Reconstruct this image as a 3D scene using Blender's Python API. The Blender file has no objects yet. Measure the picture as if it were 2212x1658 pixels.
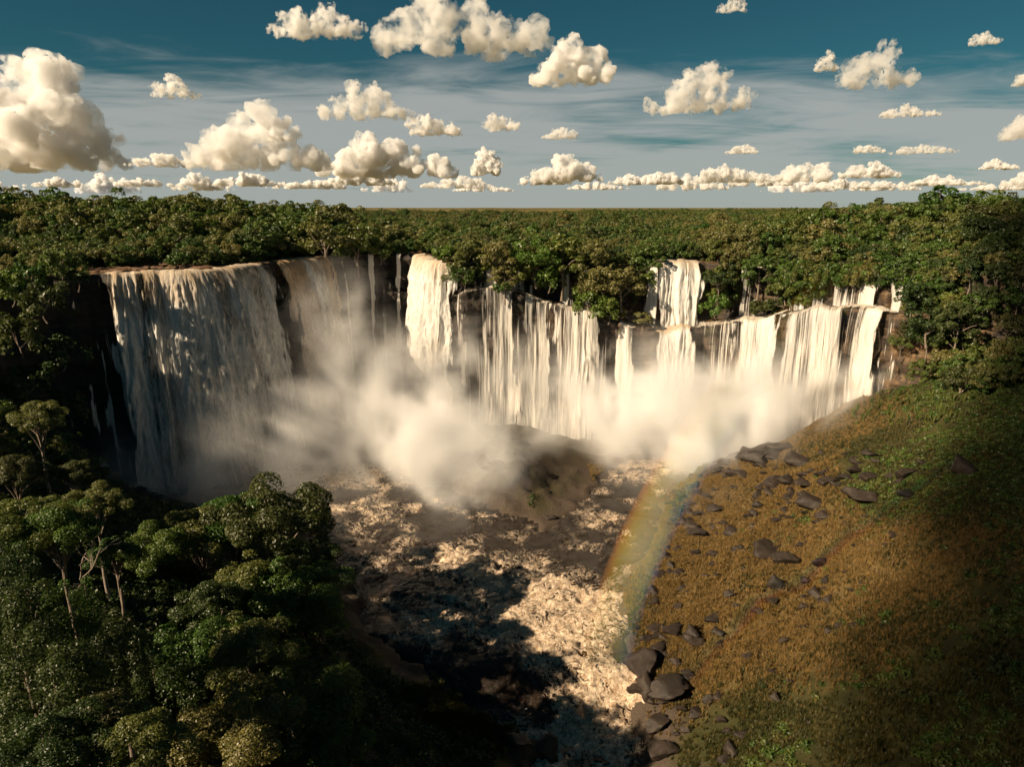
import bpy, math, random
import numpy as np
from mathutils import Vector, Matrix

# ------------------------------------------------------------------ camera, sky, sun, exposure
sc = bpy.context.scene
COL = sc.collection
R = math.radians
F = 1500.0                      # focal length in pixels of a 2212 x 1658 frame
PITCH = 14.25
CAMZ = 135.0
cam = bpy.data.cameras.new('camera')
cam.sensor_width = 36.0
cam.lens = 36.0 * F / 2212.0
cam.clip_start = 1.0
cam.clip_end = 150000.0
camo = bpy.data.objects.new('camera', cam)
COL.objects.link(camo)
camo.location = (0, 0, CAMZ)
camo.rotation_euler = (R(90 - PITCH), 0, 0)
sc.camera = camo

SUN_AZ, SUN_EL = 240.0, 33.0    # compass bearing from +Y, clockwise; elevation
TO_SUN = Vector((math.sin(R(SUN_AZ)) * math.cos(R(SUN_EL)), math.cos(R(SUN_AZ)) * math.cos(R(SUN_EL)), math.sin(R(SUN_EL))))

world = bpy.data.worlds.new('World')
sc.world = world
world.use_nodes = True
wn, wl = world.node_tree.nodes, world.node_tree.links
wn.clear()
w_out = wn.new('ShaderNodeOutputWorld')
w_bg = wn.new('ShaderNodeBackground')
w_sky = wn.new('ShaderNodeTexSky')
w_sky.sky_type = 'NISHITA'
w_sky.sun_disc = False
w_sky.sun_elevation = R(SUN_EL)
w_sky.sun_rotation = R(SUN_AZ)
w_sky.altitude = 1200.0
w_sky.air_density = 1.0
w_sky.dust_density = 0.6
w_sky.ozone_density = 2.5
w_bg.inputs['Strength'].default_value = 0.05

def vmath(nt, op, a, b=None):
    n = nt.nodes.new('ShaderNodeMath'); n.operation = op
    for i, v in enumerate((a, b)):
        if v is None: continue
        if isinstance(v, (int, float)): n.inputs[i].default_value = v
        else: nt.links.new(v, n.inputs[i])
    return n.outputs[0]

def ramp(nt, fac, stops, interp='LINEAR'):
    n = nt.nodes.new('ShaderNodeValToRGB')
    cr = n.color_ramp; cr.interpolation = interp
    while len(cr.elements) < len(stops): cr.elements.new(0.5)
    for e, (p, c) in zip(cr.elements, stops):
        e.position = p
        e.color = (c, c, c, 1) if isinstance(c, (int, float)) else (*c, 1)
    nt.links.new(fac, n.inputs[0])
    return n.outputs[0]

def mixc(nt, fac, a, b, mode='MIX'):
    n = nt.nodes.new('ShaderNodeMix'); n.data_type = 'RGBA'; n.blend_type = mode
    if isinstance(fac, (int, float)): n.inputs[0].default_value = fac
    else: nt.links.new(fac, n.inputs[0])
    for i, v in ((6, a), (7, b)):
        if isinstance(v, tuple): n.inputs[i].default_value = (*v, 1)
        else: nt.links.new(v, n.inputs[i])
    return n.outputs[2]

def noise(nt, vec, scale, detail=4, rough=0.55, dim='3D', dist=0.0):
    n = nt.nodes.new('ShaderNodeTexNoise'); n.noise_dimensions = dim
    n.inputs['Scale'].default_value = scale; n.inputs['Detail'].default_value = detail
    n.inputs['Roughness'].default_value = rough; n.inputs['Distortion'].default_value = dist
    if vec is not None: nt.links.new(vec, n.inputs['Vector'])
    return n.outputs['Fac']

def mapping(nt, vec, scale=(1, 1, 1), loc=(0, 0, 0)):
    n = nt.nodes.new('ShaderNodeMapping')
    n.inputs['Scale'].default_value = scale; n.inputs['Location'].default_value = loc
    nt.links.new(vec, n.inputs['Vector'])
    return n.outputs[0]

# the sky: daylight sky with a high veil of thin cloud towards the horizon, all the way round
wt = world.node_tree
w_tc = wn.new('ShaderNodeTexCoord')
w_sep = wn.new('ShaderNodeSeparateXYZ'); wl.new(w_tc.outputs['Generated'], w_sep.inputs[0])
tint = mixc(wt, 1.0, w_sky.outputs[0], (0.125, 0.33, 0.285), 'MULTIPLY')
zc = vmath(wt, 'ADD', vmath(wt, 'MAXIMUM', w_sep.outputs[2], 0.0), 0.07)
dv = wn.new('ShaderNodeVectorMath'); dv.operation = 'DIVIDE'
cz = wn.new('ShaderNodeCombineXYZ')
for i in range(3): wl.new(zc, cz.inputs[i])
wl.new(w_tc.outputs['Generated'], dv.inputs[0]); wl.new(cz.outputs[0], dv.inputs[1])
n_big = noise(wt, mapping(wt, dv.outputs[0], (0.30, 0.34, 0), (2.0, 7.3, 0)), 1.0, 4, 0.55, dist=0.8)
n_fine = noise(wt, mapping(wt, dv.outputs[0], (1.0, 1.9, 0), (0.4, 3.0, 0)), 1.0, 6, 0.62, dist=1.0)
veil = vmath(wt, 'ADD', vmath(wt, 'MULTIPLY', n_big, 0.9), vmath(wt, 'MULTIPLY', n_fine, 0.46))
# a high thin sheet that thickens towards the horizon
hz = ramp(wt, w_sep.outputs[2], [(0.0, 0.62), (0.09, 0.50), (0.15, 0.32), (0.21, 0.10), (0.32, 0.0)])
veil = vmath(wt, 'ADD', veil, hz)
vm = ramp(wt, vmath(wt, 'MULTIPLY', veil, 0.5), [(0.43, 0.0), (0.60, 0.82)], 'EASE')
bright = mixc(wt, vm, tint, (4.6, 4.75, 4.55))
wl.new(bright, w_bg.inputs[0])
wl.new(w_bg.outputs[0], w_out.inputs[0])

sl = bpy.data.lights.new('sun', 'SUN')
sl.energy = 5.0
sl.angle = R(0.5)
sl.color = (1.0, 0.79, 0.54)
so = bpy.data.objects.new('sun', sl)
COL.objects.link(so)
so.rotation_euler = TO_SUN.to_track_quat('Z', 'Y').to_euler()
so.location = (-500, -300, 700)

sc.view_settings.view_transform = 'Standard'
sc.view_settings.look = 'None'
sc.view_settings.gamma = 1.0
sc.view_settings.use_curve_mapping = False
sc.view_settings.exposure = 0.88
cy = sc.cycles
cy.use_denoising = True
cy.use_adaptive_sampling = True
cy.adaptive_threshold = 0.03
cy.max_bounces = 10
cy.diffuse_bounces = 2
cy.glossy_bounces = 2
cy.transmission_bounces = 2
cy.transparent_max_bounces = 24
cy.volume_bounces = 7
cy.volume_step_rate = 2.0
cy.volume_max_steps = 256
cy.caustics_reflective = False
cy.caustics_refractive = False
cy.sample_clamp_indirect = 6.0

# ------------------------------------------------------------------ helpers
rng = np.random.default_rng(7)
random.seed(7)
CP, SP = math.cos(R(PITCH)), math.sin(R(PITCH))

def ray(px, py):
    a, b = px - 1106.0, 829.0 - py
    return a, F * CP + b * SP, -F * SP + b * CP
def at_z(px, py, z):
    X, Y, Z = ray(px, py); t = (z - CAMZ) / Z
    return X * t, Y * t
def at_y(px, py, y):
    X, Y, Z = ray(px, py); t = y / Y
    return X * t, y, CAMZ + Z * t
def project(P):
    P = np.asarray(P, float)
    x, y, z = P[..., 0], P[..., 1], P[..., 2] - CAMZ
    d = y * CP - z * SP; u = y * SP + z * CP
    d = np.maximum(d, 1e-3)
    return 1106 + F * x / d, 829 - F * u / d, d

def _h(ix, iy, iz, seed):
    h = (ix.astype(np.int64) * 374761393 + iy.astype(np.int64) * 668265263 + iz.astype(np.int64) * 2147483647 + seed * 974634777) & 0xffffffff
    h = ((h ^ (h >> 13)) * 1274126177) & 0xffffffff
    h = ((h ^ (h >> 16)) * 2246822519) & 0xffffffff
    return ((h ^ (h >> 15)) & 0xffffff) / float(0xffffff)
def vnoise(x, y, z=None, seed=0):
    x = np.asarray(x, float); y = np.asarray(y, float)
    z = np.zeros_like(x) if z is None else np.asarray(z, float) + np.zeros_like(x)
    ix, iy, iz = np.floor(x), np.floor(y), np.floor(z)
    fx, fy, fz = x - ix, y - iy, z - iz
    fx = fx * fx * (3 - 2 * fx); fy = fy * fy * (3 - 2 * fy); fz = fz * fz * (3 - 2 * fz)
    r = 0
    for dx in (0, 1):
        for dy in (0, 1):
            for dz in (0, 1):
                w = (fx if dx else 1 - fx) * (fy if dy else 1 - fy) * (fz if dz else 1 - fz)
                r = r + w * _h(ix + dx, iy + dy, iz + dz, seed)
    return r * 2 - 1
def fbm(x, y, z=None, octv=4, seed=0, gain=0.5):
    r, a, s = 0, 1.0, 1.0
    for o in range(octv):
        r = r + a * vnoise(np.asarray(x) * s, np.asarray(y) * s, None if z is None else np.asarray(z) * s, seed + o * 17)
        a *= gain; s *= 2.03
    return r
def sstep(a, b, x):
    t = np.clip((x - a) / (b - a), 0, 1); return t * t * (3 - 2 * t)

def raw_mesh(name, verts, faces, mat=None, smooth=False, uv=None, attrs=None):
    me = bpy.data.meshes.new(name)
    verts = np.asarray(verts, np.float32); faces = np.asarray(faces, np.int32)
    n, k = faces.shape
    me.vertices.add(len(verts)); me.vertices.foreach_set('co', verts.ravel())
    me.loops.add(n * k); me.loops.foreach_set('vertex_index', faces.ravel())
    me.polygons.add(n); me.polygons.foreach_set('loop_start', np.arange(0, n * k, k, dtype=np.int32))
    me.update(calc_edges=True)
    if smooth: me.polygons.foreach_set('use_smooth', np.ones(n, bool))
    if uv is not None:
        l = me.uv_layers.new(name='UVMap'); l.data.foreach_set('uv', np.asarray(uv, np.float32)[faces.ravel()].ravel())
    for an, av in (attrs or {}).items():
        a = me.attributes.new(an, 'FLOAT', 'POINT'); a.data.foreach_set('value', np.asarray(av, np.float32))
    if mat: me.materials.append(mat)
    return me
def link(name, me, parent=None, loc=None):
    o = bpy.data.objects.new(name, me); COL.objects.link(o)
    if parent is not None: o.parent = parent
    if loc is not None: o.location = loc
    return o
def tag(o, label=None, cat=None, group=None, kind=None):
    if label: o['label'] = label
    if cat: o['category'] = cat
    if group: o['group'] = group
    if kind: o['kind'] = kind
    return o
def grid_faces(ni, nj):
    i, j = np.meshgrid(np.arange(ni - 1), np.arange(nj - 1), indexing='ij')
    a = (i * nj + j).ravel()
    return np.stack([a, a + nj, a + nj + 1, a + 1], 1)

def new_mat(name):
    m = bpy.data.materials.new(name); m.use_nodes = True
    nt = m.node_tree; nt.nodes.clear()
    out = nt.nodes.new('ShaderNodeOutputMaterial')
    return m, nt, out
def pbsdf(nt, out, color, rough=0.8, spec=0.3, bump=None, bstr=0.3, bdist=0.3):
    b = nt.nodes.new('ShaderNodeBsdfPrincipled')
    if isinstance(color, tuple): b.inputs['Base Color'].default_value = (*color, 1)
    else: nt.links.new(color, b.inputs['Base Color'])
    if isinstance(rough, float): b.inputs['Roughness'].default_value = rough
    else: nt.links.new(rough, b.inputs['Roughness'])
    b.inputs['Specular IOR Level'].default_value = spec
    if bump is not None:
        bn = nt.nodes.new('ShaderNodeBump'); bn.inputs['Strength'].default_value = bstr; bn.inputs['Distance'].default_value = bdist
        nt.links.new(bump, bn.inputs['Height']); nt.links.new(bn.outputs[0], b.inputs['Normal'])
    if out is not None: nt.links.new(b.outputs[0], out.inputs[0])
    return b
def geo_pos(nt):
    return nt.nodes.new('ShaderNodeNewGeometry').outputs['Position']
def attr(nt, name):
    n = nt.nodes.new('ShaderNodeAttribute'); n.attribute_name = name; return n.outputs['Fac']

# ------------------------------------------------------------------ materials
def leaf_material(name, c1, c2, c3, hue=0.05):
    m, nt, out = new_mat(name)
    oi = nt.nodes.new('ShaderNodeObjectInfo')
    col = ramp(nt, oi.outputs['Random'], [(0.0, c1), (0.45, c2), (1.0, c3)])
    nz = noise(nt, geo_pos(nt), 0.55, 3, 0.7)
    col = mixc(nt, ramp(nt, nz, [(0.35, 0.0), (0.7, 1.0)]), col, mixc(nt, 1.0, col, (1.75, 1.55, 1.3), 'MULTIPLY'))
    d = nt.nodes.new('ShaderNodeBsdfDiffuse'); t = nt.nodes.new('ShaderNodeBsdfTranslucent')
    g = nt.nodes.new('ShaderNodeBsdfGlossy'); g.inputs['Roughness'].default_value = 0.45
    nt.links.new(col, d.inputs[0])
    nt.links.new(mixc(nt, 1.0, col, (1.1, 1.25, 0.6), 'MULTIPLY'), t.inputs[0])
    mx = nt.nodes.new('ShaderNodeMixShader'); mx.inputs[0].default_value = 0.28
    nt.links.new(d.outputs[0], mx.inputs[1]); nt.links.new(t.outputs[0], mx.inputs[2])
    m2 = nt.nodes.new('ShaderNodeMixShader'); m2.inputs[0].default_value = 0.03
    nt.links.new(mx.outputs[0], m2.inputs[1]); nt.links.new(g.outputs[0], m2.inputs[2])
    nt.links.new(m2.outputs[0], out.inputs[0])
    return m
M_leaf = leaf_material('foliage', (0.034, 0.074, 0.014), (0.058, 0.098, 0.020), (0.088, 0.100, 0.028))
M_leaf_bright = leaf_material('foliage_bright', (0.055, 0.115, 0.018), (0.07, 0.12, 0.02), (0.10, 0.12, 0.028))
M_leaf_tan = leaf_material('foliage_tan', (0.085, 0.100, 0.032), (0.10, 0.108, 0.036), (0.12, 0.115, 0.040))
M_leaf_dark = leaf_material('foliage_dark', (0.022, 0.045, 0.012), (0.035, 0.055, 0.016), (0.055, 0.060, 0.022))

m, nt, out = new_mat('bark'); M_bark = m
p = geo_pos(nt)
nz = noise(nt, mapping(nt, p, (3, 3, 0.5)), 1.5, 4)
pbsdf(nt, out, ramp(nt, nz, [(0.3, (0.10, 0.075, 0.055)), (0.7, (0.26, 0.21, 0.165))]), 0.9, 0.2, nz, 0.5, 0.05)
m, nt, out = new_mat('pale_bark'); M_pale = m
nz = noise(nt, mapping(nt, geo_pos(nt), (3, 3, 0.8)), 1.2, 4)
pbsdf(nt, out, ramp(nt, nz, [(0.3, (0.13, 0.10, 0.08)), (0.7, (0.28, 0.23, 0.185))]), 0.9, 0.2, nz, 0.4, 0.05)

m, nt, out = new_mat('ground_surface'); M_ground = m
p = geo_pos(nt)
n1 = noise(nt, p, 0.02, 5, 0.6); n2 = noise(nt, p, 0.12, 7, 0.72)
n3 = noise(nt, p, 2.2, 3, 0.6)
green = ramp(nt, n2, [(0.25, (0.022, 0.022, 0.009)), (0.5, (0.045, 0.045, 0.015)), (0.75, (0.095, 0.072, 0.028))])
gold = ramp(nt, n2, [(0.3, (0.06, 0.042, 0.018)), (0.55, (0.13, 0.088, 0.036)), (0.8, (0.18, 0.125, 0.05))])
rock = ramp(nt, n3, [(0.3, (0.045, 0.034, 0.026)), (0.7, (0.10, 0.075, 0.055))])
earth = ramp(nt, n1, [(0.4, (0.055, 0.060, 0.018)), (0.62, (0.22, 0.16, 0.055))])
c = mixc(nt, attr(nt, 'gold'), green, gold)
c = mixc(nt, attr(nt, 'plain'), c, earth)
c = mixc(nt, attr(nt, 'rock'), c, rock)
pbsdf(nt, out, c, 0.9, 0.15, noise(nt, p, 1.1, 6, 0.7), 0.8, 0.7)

m, nt, out = new_mat('cliff_rock'); M_cliff = m
p = geo_pos(nt)
lay = noise(nt, mapping(nt, p, (0.02, 0.02, 0.75)), 1.0, 4, 0.65, dist=0.3)
blot = noise(nt, p, 0.08, 5, 0.6)
vert = noise(nt, mapping(nt, p, (0.5, 0.5, 0.03)), 1.0, 4, 0.6)
dark = ramp(nt, lay, [(0.3, (0.018, 0.014, 0.012)), (0.6, (0.050, 0.037, 0.028)), (0.8, (0.085, 0.06, 0.04))])
och = ramp(nt, lay, [(0.3, (0.06, 0.035, 0.018)), (0.55, (0.20, 0.12, 0.055)), (0.8, (0.36, 0.25, 0.14))])
dry = vmath(nt, 'MULTIPLY', ramp(nt, blot, [(0.42, 0.0), (0.58, 1.0)]), attr(nt, 'dry'))
c = mixc(nt, dry, dark, och)
c = mixc(nt, ramp(nt, vert, [(0.45, 0.0), (0.62, 0.75)]), c, (0.020, 0.017, 0.014))
mossn = noise(nt, p, 0.15, 4, 0.6)
c = mixc(nt, vmath(nt, 'MULTIPLY', ramp(nt, mossn, [(0.58, 0.0), (0.68, 0.8)]), attr(nt, 'moss')), c, (0.05, 0.065, 0.016))
pbsdf(nt, out, c, 0.55, 0.35, noise(nt, mapping(nt, p, (1, 1, 2.5)), 0.7, 6, 0.7), 0.8, 0.8)

m, nt, out = new_mat('boulder_rock'); M_rock = m
p = geo_pos(nt)
nz = noise(nt, p, 0.6, 5, 0.65)
oi = nt.nodes.new('ShaderNodeObjectInfo')
c = ramp(nt, nz, [(0.3, (0.012, 0.009, 0.007)), (0.6, (0.030, 0.022, 0.016)), (0.85, (0.075, 0.055, 0.04))])
c = mixc(nt, vmath(nt, 'MULTIPLY', oi.outputs['Random'], 0.4), c, (0.040, 0.026, 0.018))
pbsdf(nt, out, c, 0.6, 0.35, noise(nt, p, 1.7, 6, 0.7), 0.7, 0.3)
m, nt, out = new_mat('ledge_rock'); M_ledge = m
p = geo_pos(nt)
nz = noise(nt, p, 0.5, 5, 0.65)
pbsdf(nt, out, ramp(nt, nz, [(0.3, (0.04, 0.026, 0.018)), (0.55, (0.15, 0.085, 0.045)), (0.8, (0.28, 0.18, 0.10))]), 0.6, 0.35, noise(nt, p, 1.7, 6, 0.7), 0.7, 0.3)

def fall_material(name, lip, body, sx, sy, warp, streak):
    m, nt, out = new_mat(name)
    uvn = nt.nodes.new('ShaderNodeUVMap'); uvn.uv_map = 'UVMap'
    uv = uvn.outputs[0]
    cov = attr(nt, 'cover'); drop = attr(nt, 'drop')
    wv = noise(nt, mapping(nt, uv, (0.10, 0.05, 1)), 1.0, 3, 0.6)
    sep = nt.nodes.new('ShaderNodeSeparateXYZ'); nt.links.new(uv, sep.inputs[0])
    x2 = vmath(nt, 'ADD', sep.outputs[0], vmath(nt, 'MULTIPLY', wv, warp))
    y2 = vmath(nt, 'ADD', sep.outputs[1], vmath(nt, 'MULTIPLY', noise(nt, mapping(nt, uv, (0.6, 0.02, 1)), 1.0, 3), 24.0))
    cb = nt.nodes.new('ShaderNodeCombineXYZ'); nt.links.new(x2, cb.inputs[0]); nt.links.new(y2, cb.inputs[1])
    n1 = noise(nt, mapping(nt, cb.outputs[0], (sx, sy, 1)), 1.0, 5, 0.68)
    n2 = noise(nt, mapping(nt, cb.outputs[0], (sx * 4, sy * 5, 1), (9, 3, 0)), 1.0, 4, 0.7)
    n3 = noise(nt, mapping(nt, cb.outputs[0], (sx * 0.22, sy * 0.5, 1), (4, 8, 0)), 1.0, 4, 0.6)
    s = vmath(nt, 'ADD', vmath(nt, 'ADD', vmath(nt, 'MULTIPLY', n1, 0.50), vmath(nt, 'MULTIPLY', n2, 0.25)), vmath(nt, 'MULTIPLY', n3, 0.25))
    a = vmath(nt, 'ADD', vmath(nt, 'SUBTRACT', s, 0.5), vmath(nt, 'SUBTRACT', cov, 0.5))
    al = ramp(nt, vmath(nt, 'ADD', vmath(nt, 'MULTIPLY', a, streak), 0.5), [(0.15, 0.0), (0.85, 1.0)], 'EASE')
    tone = ramp(nt, n2, [(0.34, 0.0), (0.62, 1.0)])
    body_c = mixc(nt, tone, tuple(v * 0.50 for v in body), body)
    dn_ = ramp(nt, vmath(nt, 'ADD', drop, vmath(nt, 'MULTIPLY', vmath(nt, 'SUBTRACT', wv, 0.45), 2.2)), [(0.0, 0.0), (1.0, 1.0)])
    c = mixc(nt, dn_, mixc(nt, tone, tuple(v * 0.5 for v in lip), lip), body_c)
    d = nt.nodes.new('ShaderNodeBsdfDiffuse'); nt.links.new(c, d.inputs[0])
    bn = nt.nodes.new('ShaderNodeBump'); bn.inputs['Strength'].default_value = 0.6; bn.inputs['Distance'].default_value = 1.0
    nt.links.new(s, bn.inputs['Height']); nt.links.new(bn.outputs[0], d.inputs['Normal'])
    t = nt.nodes.new('ShaderNodeBsdfTranslucent'); nt.links.new(c, t.inputs[0])
    mx = nt.nodes.new('ShaderNodeMixShader'); mx.inputs[0].default_value = 0.15
    nt.links.new(d.outputs[0], mx.inputs[1]); nt.links.new(t.outputs[0], mx.inputs[2])
    tr = nt.nodes.new('ShaderNodeBsdfTransparent')
    m2 = nt.nodes.new('ShaderNodeMixShader')
    nt.links.new(al, m2.inputs[0]); nt.links.new(tr.outputs[0], m2.inputs[1]); nt.links.new(mx.outputs[0], m2.inputs[2])
    nt.links.new(m2.outputs[0], out.inputs[0])
    return m
M_fall_heavy = fall_material('falling_water_heavy', (0.60, 0.47, 0.33), (0.89, 0.86, 0.81), 0.95, 0.055, 3.5, 3.4)
M_fall_brown = fall_material('falling_water_silty', (0.46, 0.30, 0.16), (0.66, 0.53, 0.40), 0.85, 0.075, 3.0, 3.6)
M_fall_veil = fall_material('falling_water_veil', (0.74, 0.66, 0.55), (0.86, 0.82, 0.76), 1.8, 0.011, 0.8, 6.0)

m, nt, out = new_mat('river_water'); M_water = m
p = geo_pos(nt)
fo = attr(nt, 'foam')
wv = noise(nt, p, 0.10, 3, 0.6)
fcb = nt.nodes.new('ShaderNodeCombineXYZ'); nt.links.new(attr(nt, 'flow_u'), fcb.inputs[0]); nt.links.new(attr(nt, 'flow_v'), fcb.inputs[1])
wob_ = nt.nodes.new('ShaderNodeVectorMath'); wob_.operation = 'ADD'
wn_ = nt.nodes.new('ShaderNodeTexNoise'); wn_.inputs['Scale'].default_value = 0.13; wn_.inputs['Detail'].default_value = 3; nt.links.new(p, wn_.inputs['Vector'])
wsc = nt.nodes.new('ShaderNodeVectorMath'); wsc.operation = 'SCALE'; wsc.inputs['Scale'].default_value = 9.0; nt.links.new(wn_.outputs['Color'], wsc.inputs[0])
nt.links.new(fcb.outputs[0], wob_.inputs[0]); nt.links.new(wsc.outputs[0], wob_.inputs[1])
n1 = noise(nt, mapping(nt, wob_.outputs[0], (0.26, 0.085, 1)), 1.0, 6, 0.66, dist=0.9)
n2 = noise(nt, p, 0.7, 5, 0.7, dist=1.2)
ridge = vmath(nt, 'SUBTRACT', 1.0, vmath(nt, 'MULTIPLY', vmath(nt, 'ABSOLUTE', vmath(nt, 'SUBTRACT', n1, 0.5)), 5.5))
s = vmath(nt, 'ADD', vmath(nt, 'MULTIPLY', ridge, 0.70), vmath(nt, 'MULTIPLY', n2, 0.40))
f = ramp(nt, vmath(nt, 'ADD', vmath(nt, 'MULTIPLY', vmath(nt, 'ADD', vmath(nt, 'SUBTRACT', s, 0.64), vmath(nt, 'MULTIPLY', vmath(nt, 'SUBTRACT', fo, 0.43), 1.7)), 2.8), 0.22), [(0.10, 0.0), (1.0, 1.0)])
c = mixc(nt, f, (0.020, 0.013, 0.008), mixc(nt, ramp(nt, n2, [(0.38, 0.0), (0.62, 1.0)]), (0.36, 0.23, 0.13), (0.80, 0.66, 0.50)))
rg = ramp(nt, f, [(0.0, 0.16), (1.0, 0.8)])
pbsdf(nt, out, c, rg, 0.5, s, 0.9, 0.8)

# ------------------------------------------------------------------ the horseshoe rim (plan) and its heights
#       x     y    lower lip  base  setback  upper rim
RIM = [(-262, 60, 90, 30, 3, 105), (-246, 150, 90, 30, 3, 105), (-232, 230, 85, 22, 3, 105), (-216, 285, 82, 10, 2.5, 105),
       (-198, 314, 80, 0, 2, 105), (-174, 328, 80, 0, 2, 105), (-150, 340, 80, 0, 2, 105), (-139, 362, 80, 0, 2, 105), (-134, 388, 80, 0, 2, 105),
       (-118, 430, 80, 0, 2, 105), (-110, 450, 82, 0, 2, 105), (-92, 462, 82, 0, 2, 105), (-66, 456, 82, 0, 2, 105), (-55, 428, 82, 0, 2, 105),
       (-47, 408, 82, 0, 2, 105), (-28, 400, 88, 4, 4, 104), (-10, 400, 90, 8, 8, 104), (12, 396, 84, 8, 11, 103), (38, 391, 77, 6, 14, 102),
       (62, 388, 72, 4, 15, 102), (86, 386, 69, 2, 15, 105), (110, 382, 73, 2, 15, 104), (136, 371, 77, 4, 14, 102), (164, 351, 84, 16, 9, 101),
       (187, 330, 87, 34, 6, 102), (206, 312, 82, 48, 6, 105), (224, 290, 84, 62, 6, 109), (240, 262, 92, 84, 6, 112), (252, 220, 100, 94, 5, 112), (262, 150, 104, 100, 5, 112), (270, 40, 104, 100, 5, 112)]
RIM = np.array(RIM, float)
def catmull(P, step):
    out = []
    n = len(P)
    for i in range(n - 1):
        p0, p1, p2, p3 = P[max(i - 1, 0)], P[i], P[i + 1], P[min(i + 2, n - 1)]
        k = max(2, int(np.hypot(*(p2 - p1)[:2]) / step))
        for t in np.arange(k) / k:
            out.append(0.5 * ((2 * p1) + (-p0 + p2) * t + (2 * p0 - 5 * p1 + 4 * p2 - p3) * t * t + (-p0 + 3 * p1 - 3 * p2 + p3) * t ** 3))
    out.append(P[-1])
    return np.array(out)
W = catmull(RIM, 0.9)
seg = np.hypot(*np.diff(W[:, :2], axis=0).T)
S = np.concatenate([[0], np.cumsum(seg)])
Wu = np.arange(0, S[-1], 1.0)
W = np.stack([np.interp(Wu, S, W[:, k]) for k in range(6)], 1); S = Wu
# small in-and-out of the rim itself
tan = np.gradient(W[:, :2], axis=0); tan /= np.linalg.norm(tan, axis=1)[:, None]
NIN = np.stack([tan[:, 1], -tan[:, 0]], 1)              # towards the gorge
jit = fbm(S / 14.0, S * 0, octv=4, seed=3) * 2.2
W[:, :2] += NIN * jit[:, None]
W[:, 2] += fbm(S / 18.0, S * 0 + 5, octv=3, seed=4) * 2.0
for _ in range(1):
    tan = np.gradient(np.stack([np.convolve(np.pad(W[:, k], 6, 'edge'), np.ones(13) / 13, 'valid') for k in (0, 1)], 1), axis=0)
    tan /= np.linalg.norm(tan, axis=1)[:, None]
    NIN = np.stack([tan[:, 1], -tan[:, 0]], 1)
UP = W[:, :2] - NIN * W[:, 4:5]
RPX = project(np.c_[W[:, :2], W[:, 2]])[0]              # picture column of each rim sample (for layout only)
front = np.where((W[:, 1] > 255))[0]

def rim_index(px):
    return front[np.argmin(np.abs(RPX[front] - px))]

# ------------------------------------------------------------------ terrain
CTRL = np.array([
    (-150, 318, -3), (-100, 315, -3), (-55, 296, -3), (-60, 380, -2), (-90, 420, -2), (-30, 262, -4), (11, 222, -5), (40, 283, -3), (63, 338, -2),
    (24, 178, -18), (22, 150, -19), (24, 100, -20), (24, 40, -20), (100, 360, 0), (135, 355, 2),
    (92, 330, 4.5), (78, 270, 3), (62, 225, -1), (50, 187, -6), (46, 160, -10), (46, 120, -9), (46, 60, -8),
    (120, 310, 14), (108, 240, 13), (90, 175, 9), (75, 120, 14), (80, 60, 20), (168, 300, 46), (160, 235, 46), (140, 170, 42), (112, 110, 38), (110, 50, 42),
    (200, 290, 66), (202, 230, 72), (192, 170, 70), (165, 110, 66), (150, 40, 66), (245, 230, 100), (238, 160, 98), (225, 100, 98), (220, 30, 96), (130, 345, 10), (166, 336, 36), (190, 318, 52), (225, 282, 76),
    (-64, 170, 20), (-84, 140, 34), (-36, 90, 20), (-70, 80, 44), (-140, 226, 34), (-150, 185, 60), (-200, 235, 66), (-215, 180, 92), (-172, 120, 84), (-120, 60, 68), (-60, 25, 40),
    (-52, 202, 1), (-36, 171, 0), (-8, 144, -4), (-12, 108, 4), (-12, 60, 14), (-186, 285, 20), (-105, 240, 12), (-125, 268, 4), (-85, 215, 9), (-230, 120, 102), (-200, 60, 92), (-240, 20, 104), (-175, 262, 30),
    (4, 380, 10), (26, 368, 7), (46, 346, 3), (-4, 314, 13), (14, 330, 8), (-30, 345, 6), (-38, 330, 0), (4, 288, -2), (72, 358, 1), (-25, 385, 10), (30, 385, 6),
    (0, -60, 30), (-150, -60, 76), (150, -60, 90), (24, -20, -10)], float)
def tps_fit(C, lam=0.02):
    n = len(C); d = np.hypot(C[:, None, 0] - C[None, :, 0], C[:, None, 1] - C[None, :, 1]) / 100
    K = np.where(d > 0, d * d * np.log(d + 1e-9), 0) + lam * np.eye(n)
    Pm = np.c_[np.ones(n), C[:, :2] / 100]
    A = np.zeros((n + 3, n + 3)); A[:n, :n] = K; A[:n, n:] = Pm; A[n:, :n] = Pm.T
    return np.linalg.solve(A, np.r_[C[:, 2], 0, 0, 0])
TW = tps_fit(CTRL)
def tps(x, y):
    r = TW[-3] + TW[-2] * x / 100 + TW[-1] * y / 100
    for (cx, cy_, _), w in zip(CTRL, TW):
        d2 = ((x - cx) ** 2 + (y - cy_) ** 2) / 1e4
        r = r + w * 0.5 * d2 * np.log(d2 + 1e-12)
    return r
RIVER = [np.array(a, float) for a in (
    [(-150, 322, 16), (-105, 322, 30), (-62, 302, 36), (-30, 262, 40), (-8, 230, 47), (5, 204, 34), (20, 190, 20), (24, 178, 14), (22, 160, 15), (25, 130, 15), (25, 60, 15), (25, -30, 15)],
    [(140, 353, 10), (104, 356, 16), (70, 338, 20), (52, 302, 18), (34, 264, 22), (8, 232, 30)],
    [(-100, 440, 8), (-80, 420, 18), (-62, 380, 24), (-60, 330, 30), (-50, 290, 30)])]
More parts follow.
